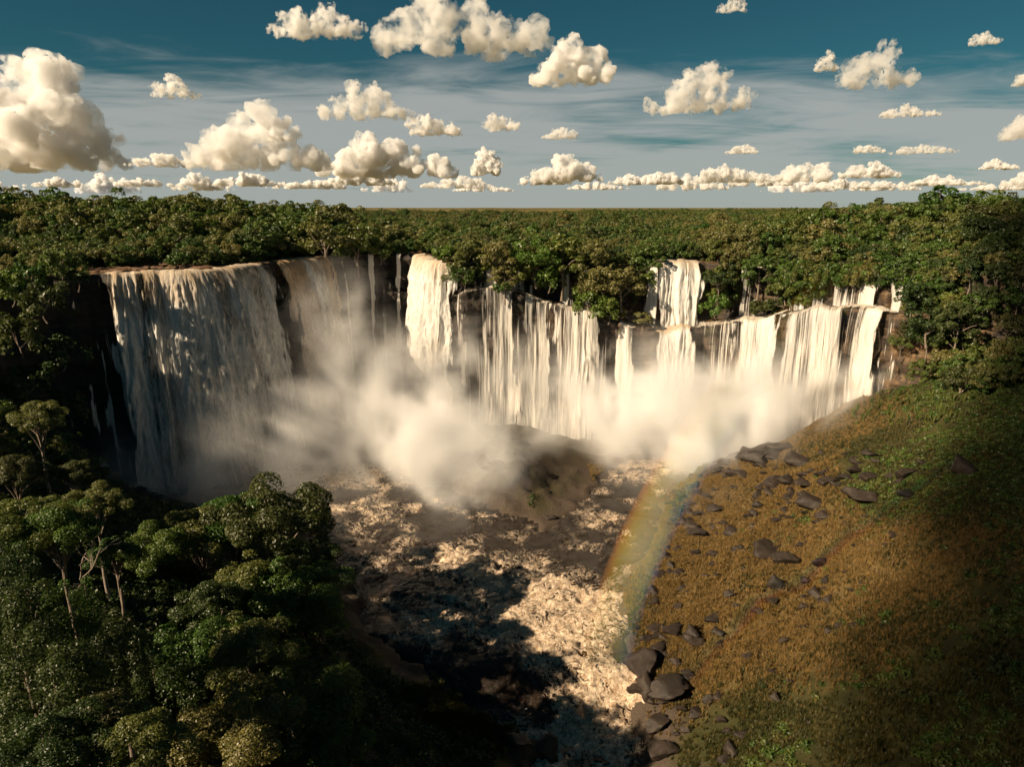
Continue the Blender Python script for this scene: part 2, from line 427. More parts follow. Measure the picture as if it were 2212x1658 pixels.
def river_d(x, y):
    """signed distance outside the water's edge (negative in the water)"""
    best = np.full(np.shape(x), 1e9)
    for L in RIVER:
        for a, b in zip(L[:-1], L[1:]):
            dx, dy = b[0] - a[0], b[1] - a[1]
            t = np.clip(((x - a[0]) * dx + (y - a[1]) * dy) / (dx * dx + dy * dy), 0, 1)
            best = np.minimum(best, np.hypot(x - a[0] - t * dx, y - a[1] - t * dy) - (a[2] + t * (b[2] - a[2])))
    return best
def water_z(x, y):
    y2 = y + 5 * vnoise(np.asarray(x) / 9.0, np.asarray(y) / 9.0, seed=40) + 0.22 * (x - 22)
    return np.interp(y2, [-40, 120, 172, 180, 187, 192, 206, 222, 250, 300, 400], [-20, -18, -16, -15, -8.5, -7, -5, -2.6, -0.6, 0, 0.4])
def in_poly(px, py, poly):
    c = np.zeros(px.shape, bool)
    x0, y0 = poly[-1]
    for x1, y1 in poly:
        cond = ((y1 > py) != (y0 > py))
        with np.errstate(divide='ignore', invalid='ignore'):
            xi = (x0 - x1) * (py - y1) / (y0 - y1) + x1
        c ^= cond & (px < xi)
        x0, y0 = x1, y1
    return c
POLY = [tuple(p) for p in (UP - NIN * 2.5)[::4]] + [(275, -120), (-270, -120)]
def plateau_z(x, y):
    r = np.hypot(x, y)
    z = 104.6 + fbm(x / 160.0, y / 160.0, octv=3, seed=9) * 1.8
    z = z + 12 * sstep(120, 330, x) * sstep(900, 480, y) + 7 * sstep(150, 500, x) * sstep(1500, 500, r)
    z = z + 8 * sstep(-60, -220, x) * sstep(380, 490, y) * sstep(1200, 560, y)
    z = z + 3 * sstep(-215, -300, x)
    z = z + fbm(x / 1500.0, y / 1500.0, octv=2, seed=12) * 7 * sstep(900, 3000, r)
    return z
RB_P = UP[::3]; RB_Z = W[::3, 5]
def rim_blend(x, y, z):
    d = np.full(len(x), 1e9); w = np.zeros(len(x))
    for (a, b), h in zip(RB_P, RB_Z):
        q = (x - a) ** 2 + (y - b) ** 2
        m_ = q < d; d[m_] = q[m_]; w[m_] = h
    return w + (z - w) * sstep(3, 75, np.sqrt(d))
def terrain_z(x, y, rough=True):
    x = np.asarray(x, float); y = np.asarray(y, float)
    sh = x.shape; x = x.ravel(); y = y.ravel()
    z = plateau_z(x, y)
    near = (np.abs(x) < 350) & (y > -130) & (y < 540)
    idx = np.where(near)[0]
    inp = in_poly(x[idx], y[idx], POLY)
    ins = idx[inp]
    outn = idx[~inp]
    if len(outn): z[outn] = rim_blend(x[outn], y[outn], z[outn])
    if len(ins):
        xi, yi = x[ins], y[ins]
        g = tps(xi, yi)
        if rough:
            g = g + fbm(xi / 11.0, yi / 11.0, octv=4, seed=21) * 1.5 + np.maximum(0, fbm(xi / 5.0, yi / 5.0, octv=3, seed=25)) * 1.3
        g = g + sstep(45, 85, xi) * (fbm(xi / 26.0, yi / 34.0, octv=3, seed=27) * 2.6 - 1.6 * np.maximum(0, 0.25 - np.abs(fbm(xi / 20.0, yi / 45.0, octv=2, seed=26))) * 4)
        mo = np.exp(-(((xi - 2) / 24) ** 2 + ((yi - 318) / 22) ** 2))
        g = g + mo * (5 * (1 - np.abs(fbm(xi / 9.0, yi / 9.0, octv=4, seed=28))) - 3.2 + 1.5 * fbm(xi / 3.0, yi / 3.0, octv=2, seed=29))
        d = river_d(xi, yi) + vnoise(xi / 7.0, yi / 7.0, seed=31) * 3.0 + vnoise(xi / 2.6, yi / 2.6, seed=32) * 1.0
        wz = water_z(xi, yi)
        g = np.where(d < 0, np.minimum(g, wz - 0.4 + d * 0.12), np.maximum(g, wz + 0.25 + 0.10 * np.minimum(d, 12)))
        g = np.minimum(g, plateau_z(xi, yi) + 0.5)
        z[ins] = g
    return z.reshape(sh)

def axis(lo, hi, step, far):
    a = list(np.arange(lo, hi + 0.1, step)); s = step
    v = hi
    while v < far: s *= 1.28; v += s; a.append(v)
    b = []; v = lo; s = step
    while v > -far: s *= 1.28; v -= s; b.append(v)
    return np.array(b[::-1] + a)
gx, gy = axis(-300, 300, 2.0, 40000), axis(-60, 490, 2.0, 40000)
GX, GY = np.meshgrid(gx, gy, indexing='ij')
GZ = terrain_z(GX, GY)
inside = in_poly(GX.ravel(), GY.ravel(), POLY)
gxr, gyr, gzr = GX.ravel(), GY.ravel(), GZ.ravel()
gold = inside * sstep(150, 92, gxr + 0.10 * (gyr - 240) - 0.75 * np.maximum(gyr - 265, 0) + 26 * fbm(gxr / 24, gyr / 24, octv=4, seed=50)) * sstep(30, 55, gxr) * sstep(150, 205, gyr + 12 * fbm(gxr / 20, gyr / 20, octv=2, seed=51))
rd = river_d(gxr, gyr)
rockm = inside * np.clip(sstep(14, 3, rd + 7 * fbm(gxr / 8, gyr / 8, octv=3, seed=52)) + sstep(0.25, 0.5, fbm(gxr / 9, gyr / 9, octv=3, seed=53)) * 0.5 * (gxr < 10), 0, 1)
mound = np.exp(-(((gxr - 12) / 45) ** 2 + ((gyr - 340) / 45) ** 2))
rockm = np.clip(rockm + inside * mound * 0.9, 0, 1)
plain = (~inside) * 1.0
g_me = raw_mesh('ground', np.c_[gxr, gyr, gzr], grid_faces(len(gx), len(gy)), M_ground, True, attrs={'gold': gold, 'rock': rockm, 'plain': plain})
tag(link('ground', g_me), kind='structure')

# ------------------------------------------------------------------ the cliff
def strata(s, z, seed):
    lay = vnoise(z / 2.6, s / 60.0, seed=seed) * 0.9 + vnoise(z / 1.1, s / 25.0, seed=seed + 1) * 0.5
    return 1.25 * lay + fbm(s / 7.0, z / 9.0, octv=4, seed=seed + 2) * 1.3 + np.round(fbm(s / 11.0, z / 5.0, octv=2, seed=seed + 5) * 2.5) * 0.55
n1r, n2r = 72, 30
prof = []
sN = len(S)
zlow = W[:, 3] - 8
rows, dryA, mossA = [], [], []
left_wet = sstep(-30, 40, W[:, 0])
for k in range(n1r):
    t = k / (n1r - 1)
    z = zlow + (W[:, 2] - zlow) * t
    o = strata(S, z, 60) + 5.0 * (1 - t) ** 2 * (W[:, 0] > -40)
    p = W[:, :2] + NIN * o[:, None]
    rows.append(np.c_[p, z]); dryA.append(left_wet * (0.35 + 0.65 * sstep(150, 200, W[:, 0]))); mossA.append(0.6 + 0 * z)
for k in range(1, 4):
    t = k / 4
    p = W[:, :2] - NIN * (W[:, 4] * t)[:, None]
    z = W[:, 2] + t * 1.5 + fbm(S / 4.0, S * 0 + k, octv=3, seed=66) * 1.0
    rows.append(np.c_[p, z]); dryA.append(left_wet * 0.8); mossA.append(1 + 0 * z)
for k in range(n2r):
    t = k / (n2r - 1)
    z0 = W[:, 2] + 1.5
    z = z0 + (W[:, 5] - z0) * t
    o = strata(S, z, 80) * 0.75
    p = UP + NIN * o[:, None]
    rows.append(np.c_[p, z]); dryA.append(left_wet * 0.6); mossA.append(0.8 + 0 * z)
for k, (b, dz) in enumerate(((1.5, 0.2), (4, 0.5), (8, 0.4), (14, 0.2), (22, -1.5))):
    p = UP - NIN * b
    z = W[:, 5] + dz + fbm(p[:, 0] / 3.0, p[:, 1] / 3.0, octv=3, seed=68) * 0.5
    if k == 4: z = rim_blend(p[:, 0], p[:, 1], plateau_z(p[:, 0], p[:, 1])) - 1.5
    rows.append(np.c_[p, z]); dryA.append(0.9 + 0 * z); mossA.append(0.4 + 0 * z)
V = np.stack(rows, 1)               # (s, row, 3)
c_me = raw_mesh('cliff', V.reshape(-1, 3), grid_faces(sN, V.shape[1])[:, ::-1], M_cliff, False,
                attrs={'dry': np.stack(dryA, 1).ravel(), 'moss': np.stack(mossA, 1).ravel()})
tag(link('cliff', c_me), kind='structure')

# ------------------------------------------------------------------ river in the gorge, upper river on the plateau
wx, wy = np.arange(-170, 162, 0.75), np.arange(-30, 446, 0.75)
wy = np.concatenate([np.arange(-30, 140, 3.0), np.arange(140, 446, 0.75)])
WX, WY = np.meshgrid(wx, wy, indexing='ij')
x, y = WX.ravel(), WY.ravel()
def G(cx, cy_, rx, ry, rot=0.0):
    c_, s_ = math.cos(R(rot)), math.sin(R(rot))
    u = (x - cx) * c_ + (y - cy_) * s_; v = -(x - cx) * s_ + (y - cy_) * c_
    return np.exp(-((u / rx) ** 2 + (v / ry) ** 2))
foam = 0.40 * G(8, 226, 34, 20) + 0.34 * G(-20, 249, 38, 9, -25) + 0.34 * G(12, 206, 22, 10) + 0.30 * G(14, 194, 14, 8) + 0.36 * G(62, 336, 18, 18) + 0.20 * G(-70, 292, 46, 24) + 0.22 * G(40, 290, 16, 30) \
    + 0.46 * G(22, 176, 15, 12) + 0.40 * G(23, 158, 16, 16) + 0.34 * G(24, 135, 15, 20) + 0.5 * G(34, 186, 9, 6) + 0.6 * G(105, 362, 40, 14) + 0.5 * G(-110, 330, 60, 16, 15) + 0.12 * G(-30, 215, 30, 25)
foam = np.clip(foam * 0.85 + 0.22, 0, 0.55) + 0.17 * fbm(x / 9, y / 9, octv=3, seed=90)
fu, fv, fd = np.zeros(len(x)), np.zeros(len(x)), np.full(len(x), 1e9)
for L_ in RIVER:
    acc = 0.0
    for a, b in zip(L_[:-1], L_[1:]):
        dx, dy = b[0] - a[0], b[1] - a[1]; ln = math.hypot(dx, dy)
        tt = np.clip(((x - a[0]) * dx + (y - a[1]) * dy) / ln ** 2, 0, 1)
        dq = np.hypot(x - a[0] - tt * dx, y - a[1] - tt * dy)
        side_ = (x - a[0]) * dy / ln - (y - a[1]) * dx / ln
        m_ = dq < fd
        fd[m_] = dq[m_]; fu[m_] = side_[m_]; fv[m_] = (acc + tt * ln)[m_]
        acc += ln
rough = np.clip(foam, 0.10, 0.8)
zw = water_z(x, y)
rid = 1 - np.abs(fbm(x / 4.6 + 0.6 * vnoise(x / 3, y / 3, seed=5), y / 3.4, octv=4, seed=91))
zw = zw + (rid - 0.55) * 3.0 * rough + fbm(x / 1.5, y / 1.2, octv=2, seed=95) * 0.45 * rough
wd = river_d(x, y)
keep = (wd < 9).reshape(WX.shape)
fc = grid_faces(len(wx), len(wy))
kf = keep.ravel()[fc].any(1)
fc = fc[kf]
used = np.unique(fc); remap = -np.ones(len(x), int); remap[used] = np.arange(len(used))
r_me = raw_mesh('river', np.c_[x, y, zw][used], remap[fc], M_water, True, attrs={'foam': foam[used], 'flow_u': fu[used], 'flow_v': fv[used]})
tag(link('river', r_me), kind='structure')

# ------------------------------------------------------------------ waterfalls
def curtain(parent, name, px0, px1, mat, tier='full', cov=0.62, throw=9.0, zb=None, lipback=5.0, edge=4.0, lip=(0.0, 0.35), ztop=None, fall_wob=1.0, covfun=None, seed=0, step=0.5):
    i0, i1 = rim_index(px0), rim_index(px1)
    if i1 < i0: i0, i1 = i1, i0
    if i1 - i0 < 2: i1 = i0 + 2
    s = np.arange(S[i0], S[i1] + 0.01, step)
    if len(s) < 5: s = np.linspace(S[i0], S[i1], 5)
    Wx = [np.interp(s, S, W[:, k]) for k in range(6)]
    nx, ny = np.interp(s, S, NIN[:, 0]), np.interp(s, S, NIN[:, 1])
    sm = lambda a: np.convolve(np.pad(a, 8, 'edge'), np.ones(17) / 17, 'valid') if len(a) > 17 else a
    setb = Wx[4]
    if tier == 'lower': bx, by, zt = Wx[0], Wx[1], Wx[2] + 0.8
    else: bx, by, zt = Wx[0] - nx * setb, Wx[1] - ny * setb, Wx[5] + 0.5
    if ztop is not None: zt = zt * 0 + ztop
    if tier == 'upper': ze = Wx[2] - 0.5
    else: ze = Wx[3] - 6
    if zb is not None: ze = ze * 0 + zb
    drops = []
    n = int(max(8, (zt - ze).max() / 0.8))
    verts, uvs, cv, dr = [], [], [], []
    bulge = fbm(s / 6.0, s * 0, octv=3, seed=seed + 100)
    lat = np.minimum(s - s[0], s[-1] - s)
    ecov = np.clip(lat / (edge * 1.5), 0, 1) ** 0.7 if edge > 0 else np.ones_like(s)
    topn = fbm(s / 3.0, s * 0 + 2, octv=3, seed=seed + 102) * 0.35
    for k in range(3):
        b = lipback * (1 - k / 2.0)
        o = -b + 1.2
        verts.append(np.c_[bx + nx * o, by + ny * o, zt + topn + 0.25 * b * 0.3]); uvs.append(np.c_[s, -b + 0 * s]); dr.append(0 * s)
        cv.append(cov * ecov + 0.06 - 0.10 * (k == 0))
    k = np.arange(1, n + 1)[:, None] + 0 * s[None, :]
    t = k / n
    s2 = s[None, :] + 0 * t
    drop = (zt - ze)[None, :] * t
    o = 1.2 + (throw * (1 + 0.18 * bulge))[None, :] * np.sqrt(drop / 100.0) + 0.5 * np.sqrt(np.minimum(drop, 4))
    veil_ = mat is M_fall_veil
    o = o + fbm(s2 / 2.2, drop / 9.0 - 3 * vnoise(s2 / 1.7, s2 * 0, seed=seed + 5), octv=4, seed=seed + 103) * 0.85 * (0.35 if veil_ else fall_wob) * np.minimum(1, k / 8)
    if tier != 'full': o = o + 1.4
    sw = fbm(s2 / 9, drop / 25, octv=2, seed=seed + 104) * 0.6 * np.minimum(1, k / 10)
    lat2 = lat[None, :]
    e2 = np.clip((lat2 + (edge * 0.9) * fbm(s2 / 2.5, drop / 13, octv=4, seed=seed + 105)) / (edge * 1.5), 0, 1) ** 0.7
    c2 = cov * e2 + 0.06 * fbm(s2 / 5, drop / 20, octv=2, seed=seed + 106) + (0.15 if veil_ else 0.11) * fbm(s2 / 5.5, drop / 90, octv=3, seed=seed + 107) + (0.10 * (t - 0.35) if veil_ else 0)
    d2 = np.clip((drop - lip[0] * 100) / (lip[1] * 100 + 1e-3), 0, 1)
    X2, Y2, Z2 = bx + nx * o - ny * sw, by + ny * o + nx * sw, zt + topn - drop
    for q in range(n):
        verts.append(np.c_[X2[q], Y2[q], Z2[q]]); uvs.append(np.c_[s, drop[q]]); dr.append(d2[q]); cv.append(c2[q])
    Vv = np.stack(verts, 1); nr = Vv.shape[1]
    me = raw_mesh(name, Vv.reshape(-1, 3), grid_faces(len(s), nr)[:, ::-1], mat, True, np.stack(uvs, 1).reshape(-1, 2),
                  {'cover': np.stack(cv, 1).ravel(), 'drop': np.stack(dr, 1).ravel()})
    return link(name, me, parent), Vv
def fall_root(px, label, group=None):
    i = rim_index(px)
    e = bpy.data.objects.new('waterfall', None); COL.objects.link(e)
    e.location = (0, 0, 0)
    return tag(e, label, 'waterfall', group)

w1 = fall_root(400, 'broad heavy curtain of grey white water filling the shaded left wall')
curtain(w1, 'water_curtain', 222, 590, M_fall_heavy, cov=0.60, throw=15, zb=-6, lip=(0.0, 0.28), seed=1, edge=5, fall_wob=1.7)
curtain(w1, 'water_curtain', 300, 575, M_fall_heavy, cov=0.42, throw=20, zb=-6, lip=(0.0, 0.20), seed=2, edge=6, fall_wob=2.0)
w2 = fall_root(200, 'thin broken veil of water down the dark rock at the far left')
for k, (a, b, c_) in enumerate(((160, 186, 0.50), (190, 222, 0.52), (212, 240, 0.45))):
    curtain(w2, 'water_strand', a, b, M_fall_veil, cov=c_, throw=7 + 2 * k, zb=-4, lip=(0, 0.05), seed=10 + k, edge=2.5)
w3 = fall_root(660, 'silty brown sunlit waterfall at the right end of the left wall')
curtain(w3, 'water_curtain', 604, 712, M_fall_brown, cov=0.74, throw=15, zb=-4, lip=(0.0, 0.30), seed=20, edge=4, fall_wob=1.6)
curtain(w3, 'water_curtain', 640, 700, M_fall_heavy, cov=0.50, throw=19, zb=-4, lip=(0.02, 0.15), seed=21, edge=5, fall_wob=1.6)
curtain(w3, 'water_strand', 704, 728, M_fall_veil, cov=0.40, throw=6, zb=-4, lip=(0.02, 0.15), seed=22, edge=2)
for k, (a, b, c_, lab) in enumerate(((742, 752, 0.50, 'leftmost thin water thread on the black recessed wall'),
                                (764, 776, 0.42, 'faint thin water thread on the black wall, second from left'),
                                (796, 812, 0.66, 'brightest narrow water thread in the middle of the black wall'),
                                (826, 842, 0.46, 'pair of fine threads right of the brightest one on the black wall'),
                                (856, 874, 0.56, 'ribbed narrow stream beside the large middle fall'))):
    wr = fall_root(a, lab, 'thin streams on the black recessed wall')
    curtain(wr, 'water_strand', a, b, M_fall_veil, cov=c_ + 0.06, throw=5, zb=4, lip=(0, 0.04), seed=30 + k, edge=1.2, lipback=2, step=0.35)
w4 = fall_root(930, 'large cream white fall on the jutting corner right of the black wall')
curtain(w4, 'water_curtain', 888, 990, M_fall_heavy, cov=0.70, throw=10, zb=2, lip=(0.0, 0.12), seed=40, edge=4, fall_wob=1.4)
curtain(w4, 'water_curtain', 915, 975, M_fall_veil, cov=0.45, throw=14, zb=2, lip=(0.0, 0.06), seed=41, edge=3, fall_wob=1.4)
w5 = fall_root(1010, 'grey veil of fine streams between the corner fall and the leafy ledge')
curtain(w5, 'water_curtain', 990, 1052, M_fall_veil, cov=0.37, throw=4, zb=10, tier='full', lip=(0, 0.04), seed=50, edge=2)
w6 = fall_root(1120, 'wide ribbed sheet of sunlit streams below the hanging trees')
curtain(w6, 'water_curtain', 1044, 1128, M_fall_veil, cov=0.55, throw=4, tier='lower', lip=(0, 0.03), seed=60, edge=3)
curtain(w6, 'water_curtain', 1120, 1200, M_fall_veil, cov=0.49, throw=5, tier='lower', lip=(0, 0.03), seed=61, edge=3)
curtain(w6, 'upper_veil', 1000, 1045, M_fall_veil, cov=0.42, throw=2, tier='upper', lip=(0, 0.03), seed=62, edge=2, lipback=2)
curtain(w6, 'upper_veil', 1130, 1250, M_fall_veil, cov=0.36, throw=2, tier='upper', lip=(0, 0.03), seed=63, edge=2, lipback=2)
w7 = fall_root(1240, 'white streaked cascade right of the ribbed sheet, under the overhanging bush')
curtain(w7, 'water_curtain', 1188, 1300, M_fall_veil, cov=0.49, throw=5, tier='lower', lip=(0, 0.03), seed=70, edge=3)
curtain(w7, 'water_curtain', 1240, 1280, M_fall_veil, cov=0.51, throw=7, tier='lower', lip=(0, 0.03), seed=71, edge=3)
w8 = fall_root(1355, 'narrow bright stream falling between two bare ochre rock faces')
curtain(w8, 'water_curtain', 1334, 1378, M_fall_veil, cov=0.63, throw=6, tier='lower', lip=(0, 0.03), seed=80, edge=2)
curtain(w8, 'upper_veil', 1380, 1424, M_fall_veil, cov=0.50, throw=3, tier='upper', lip=(0, 0.03), seed=81, edge=2, lipback=3)
w9 = fall_root(1455, 'brightest two step waterfall plunging from the notch in the forest')
curtain(w9, 'upper_fall', 1420, 1520, M_fall_heavy, cov=0.84, throw=12, tier='upper', lip=(0, 0.05), seed=90, edge=3, lipback=8)
curtain(w9, 'water_curtain', 1408, 1500, M_fall_heavy, cov=0.86, throw=10, tier='lower', lip=(0, 0.02), seed=91, edge=4, lipback=14)
w10 = fall_root(1590, 'cascade of many white streams right of the brightest fall')
curtain(w10, 'upper_veil', 1588, 1640, M_fall_veil, cov=0.56, throw=4, tier='upper', lip=(0, 0.03), seed=100, edge=2, lipback=4)
curtain(w10, 'water_curtain', 1494, 1600, M_fall_veil, cov=0.47, throw=6, tier='lower', lip=(0, 0.02), seed=101, edge=3, lipback=9)
curtain(w10, 'water_curtain', 1580, 1705, M_fall_veil, cov=0.61, throw=7, tier='lower', lip=(0, 0.02), seed=102, edge=3, lipback=9)
curtain(w10, 'water_curtain', 1520, 1690, M_fall_veil, cov=0.35, throw=10, tier='lower', lip=(0, 0.02), seed=103, edge=5, lipback=2)
w11 = fall_root(1820, 'broad fine veil over the layered brown rock at the right end')
curtain(w11, 'water_curtain', 1700, 1945, M_fall_veil, cov=0.47, throw=4, tier='lower', lip=(0, 0.02), seed=110, edge=4, lipback=6)
curtain(w11, 'water_strand', 1885, 1918, M_fall_veil, cov=0.66, throw=6, tier='lower', lip=(0, 0.02), seed=111, edge=2, lipback=6)
curtain(w11, 'upper_veil', 1770, 1905, M_fall_veil, cov=0.54, throw=3, tier='upper', lip=(0, 0.02), seed=112, edge=3, lipback=3)
curtain(w5, 'thin_veil', 985, 1060, M_fall_veil, cov=0.43, throw=2, tier='lower', lip=(0, 0.03), seed=151, edge=2)
curtain(w6, 'thin_veil', 1040, 1200, M_fall_veil, cov=0.45, throw=2.5, tier='lower', lip=(0, 0.03), seed=152, edge=2)
curtain(w7, 'thin_veil', 1195, 1335, M_fall_veil, cov=0.41, throw=3, tier='lower', lip=(0, 0.03), seed=153, edge=2)
curtain(w7, 'upper_veil', 1195, 1300, M_fall_veil, cov=0.40, throw=2, tier='upper', lip=(0, 0.03), seed=154, edge=2, lipback=2)
curtain(w6, 'upper_veil', 1040, 1140, M_fall_veil, cov=0.42, throw=2, tier='upper', lip=(0, 0.03), seed=155, edge=2, lipback=2)
curtain(w10, 'thin_veil', 1490, 1710, M_fall_veil, cov=0.45, throw=4, tier='lower', lip=(0, 0.03), seed=156, edge=3)
curtain(w11, 'thin_veil', 1690, 1955, M_fall_veil, cov=0.47, throw=2.5, tier='lower', lip=(0, 0.03), seed=157, edge=3)
curtain(w10, 'upper_veil', 1640, 1780, M_fall_veil, cov=0.36, throw=2, tier='upper', lip=(0, 0.03), seed=158, edge=2, lipback=2)
curtain(w11, 'upper_veil', 1908, 1946, M_fall_veil, cov=0.64, throw=3, tier='upper', lip=(0, 0.02), seed=113, edge=2, lipback=3)

# ------------------------------------------------------------------ trees
def tube(pts, rads, n=7):
    pts = np.asarray(pts, float); rads = np.asarray(rads, float)
    m_ = len(pts); t = np.gradient(pts, axis=0); t /= np.linalg.norm(t, axis=1)[:, None] + 1e-9
    ref = np.where(np.abs(t[:, 2:3]) > 0.9, [[1, 0, 0]], [[0, 0, 1]])
    u = np.cross(t, ref); u /= np.linalg.norm(u, axis=1)[:, None] + 1e-9
    v = np.cross(t, u)
    a = np.arange(n) / n * 2 * np.pi
    ring = pts[:, None] + rads[:, None, None] * (u[:, None] * np.cos(a)[None, :, None] + v[:, None] * np.sin(a)[None, :, None])
    i, j = np.meshgrid(np.arange(m_ - 1), np.arange(n), indexing='ij')
    f_ = np.stack([i * n + j, i * n + (j + 1) % n, (i + 1) * n + (j + 1) % n, (i + 1) * n + j], -1).reshape(-1, 4)
    return ring.reshape(-1, 3), f_
def join(parts):
    vs, fs, o = [], [], 0
    for v, f_ in parts:
        vs.append(v); fs.append(f_ + o); o += len(v)
    return np.concatenate(vs), np.concatenate(fs)
def leaf_quads(pos, nor, size, r):
    n = len(pos)
    nor = nor / (np.linalg.norm(nor, axis=1)[:, None] + 1e-9)
    a = r.normal(size=(n, 3)); u = np.cross(nor, a); u /= np.linalg.norm(u, axis=1)[:, None] + 1e-9
    v = np.cross(nor, u)
    L = size * r.uniform(0.6, 1.35, n)[:, None]; B = L * r.uniform(0.45, 0.75, n)[:, None]
    q = np.stack([pos - u * L * 0.5, pos + v * B * 0.5 + nor * L * 0.08, pos + u * L * 0.5, pos - v * B * 0.5 + nor * L * 0.08], 1)
    return q.reshape(-1, 3), np.arange(n * 4).reshape(-1, 4)
def crown_arrays(seed, RX, RZ, hc, nclump, nleaf, leaf, flat=0.0, low=-0.35, droop=0.0):
    r = np.random.default_rng(seed)
    d = r.normal(size=(nclump * 4, 3)); d /= np.linalg.norm(d, axis=1)[:, None]
    d = d[d[:, 2] > low][:nclump]
    rad = r.uniform(0.35, 1.0, len(d)) ** 0.5
    wob = 1 + 0.22 * r.normal(size=len(d))
    c = d * (rad * wob)[:, None] * np.array([RX, RX, RZ])
    c[:, 2] = c[:, 2] * (1 - 0.5 * flat * (c[:, 2] < 0))
    rc = RX * r.uniform(0.20, 0.40, len(d)) * (1.12 - 0.3 * rad)
    w = rc ** 2; k = r.choice(len(d), nleaf, p=w / w.sum())
    e = r.normal(size=(nleaf, 3)); e[:, 2] += 0.35; e += d[k] * 0.5
    e /= np.linalg.norm(e, axis=1)[:, None]
    sq = np.array([1, 1, 0.72])
    pos = c[k] + e * sq * (rc[k] * r.uniform(0.62, 1.08, nleaf) ** 0.6)[:, None]
    if droop: pos[:, 2] -= droop * r.uniform(0, 1, nleaf) ** 2 * np.hypot(pos[:, 0], pos[:, 1]) / RX * RZ
    nor = e * 0.75 + r.normal(size=(nleaf, 3)) * 0.45 + np.array([0, 0, 0.15])
    v, f_ = leaf_quads(pos, nor, leaf, r)
    v[:, 2] += hc
    c = c + np.array([0, 0, hc])
    return v, f_, c, rc
def trunk_arrays(seed, hc, RX, RZ, centers, r0, nl=6, lean=0.4, depth=0.0):
    r = np.random.default_rng(seed + 999)
    top = np.array([r.normal() * lean, r.normal() * lean, hc - RZ * 0.25])
    t = np.linspace(0, 1, 7)[:, None]
    bend = np.array([r.normal() * lean, r.normal() * lean, 0])
    base = np.array([0, 0, -depth])
    pts = base + (top - base) * t + bend * np.sin(t * np.pi)
    parts = [tube(pts, np.linspace(r0, r0 * 0.55, 7) * np.r_[1.35, np.ones(6)], 8)]
    for k in r.choice(len(centers), min(nl, len(centers)), replace=False):
        a = pts[r.integers(3, 6)]; b = centers[k]
        t2 = np.linspace(0, 1, 5)[:, None]
        pp = a + (b - a) * t2 + np.array([0, 0, 1.0]) * np.sin(t2 * np.pi) * 0.12 * np.linalg.norm(b - a)
        parts.append(tube(pp, np.linspace(r0 * 0.5, r0 * 0.12, 5), 5))
    return join(parts)
class Proto: pass
def make_proto(name, seed, RX, RZ, hc, nclump, nleaf, leaf, r0, nl=5, flat=0.0, low=-0.35, depth=4.0, droop=0.0, bark=None):
    P_ = Proto()
    v, f_, c, rc = crown_arrays(seed, RX, RZ, hc, nclump, nleaf, leaf, flat, low, droop)
    P_.crown = raw_mesh(name + '_crown', v, f_, M_leaf)
    v, f_ = trunk_arrays(seed, hc, RX, RZ, c, r0, nl, depth=depth)
    P_.trunk = raw_mesh(name + '_trunk', v, f_, bark or M_bark, True)
    P_.R, P_.hc, P_.RZ = RX, hc, RZ
    return P_
mid = [make_proto('broadleaf', 11, 5.6, 5.0, 6.0, 34, 3300, 0.74, 0.35, low=-0.75),
       make_proto('broadleaf', 12, 6.0, 4.6, 6.2, 38, 3400, 0.74, 0.38, low=-0.75),
       make_proto('broadleaf', 13, 5.0, 5.6, 6.4, 30, 3000, 0.72, 0.33, low=-0.8),
       make_proto('broadleaf', 14, 6.6, 3.8, 8.0, 34, 3200, 0.74, 0.36, flat=0.4, low=-0.45),
       make_proto('broadleaf', 15, 5.4, 6.2, 7.2, 36, 3500, 0.74, 0.36, low=-0.75)]
bushp = [make_proto('shrub', 21, 3.0, 2.4, 2.3, 16, 1300, 0.55, 0.12, low=-0.5, depth=1.0),
         make_proto('shrub', 22, 3.2, 3.0, 2.6, 18, 1400, 0.55, 0.12, low=-0.7, depth=1.0, droop=0.5)]
near = [make_proto('canopy', 31, 6.5, 4.6, 12.0, 52, 21000, 0.36, 0.42, nl=14, flat=0.4),
        make_proto('canopy', 32, 6.5, 5.2, 11.0, 46, 20000, 0.36, 0.40, nl=12),
        make_proto('canopy', 33, 6.5, 3.8, 13.0, 40, 18000, 0.36, 0.36, nl=12, flat=0.7, low=-0.1),
        make_proto('canopy', 34, 5.0, 8.0, 11.0, 44, 19000, 0.34, 0.36, nl=8, low=-0.9, droop=0.8)]
def place_tree(P_, base, scale, rot, name, label, cat, group, mat=None, zs=1.0, trunk=True):
    e = bpy.data.objects.new(name, None); COL.objects.link(e)
    e.location = base; e.rotation_euler = (0, 0, rot); e.scale = (scale, scale, scale * zs)
    e.empty_display_size = 0.1
    for nm, me in (('crown', P_.crown),) + ((('trunk', P_.trunk),) if trunk else ()):
        o = bpy.data.objects.new(nm, me); COL.objects.link(o); o.parent = e
        if nm == 'crown' and mat is not None:
            o.material_slots[0].link = 'OBJECT'; o.material_slots[0].material = mat
    return tag(e, label, cat, group)

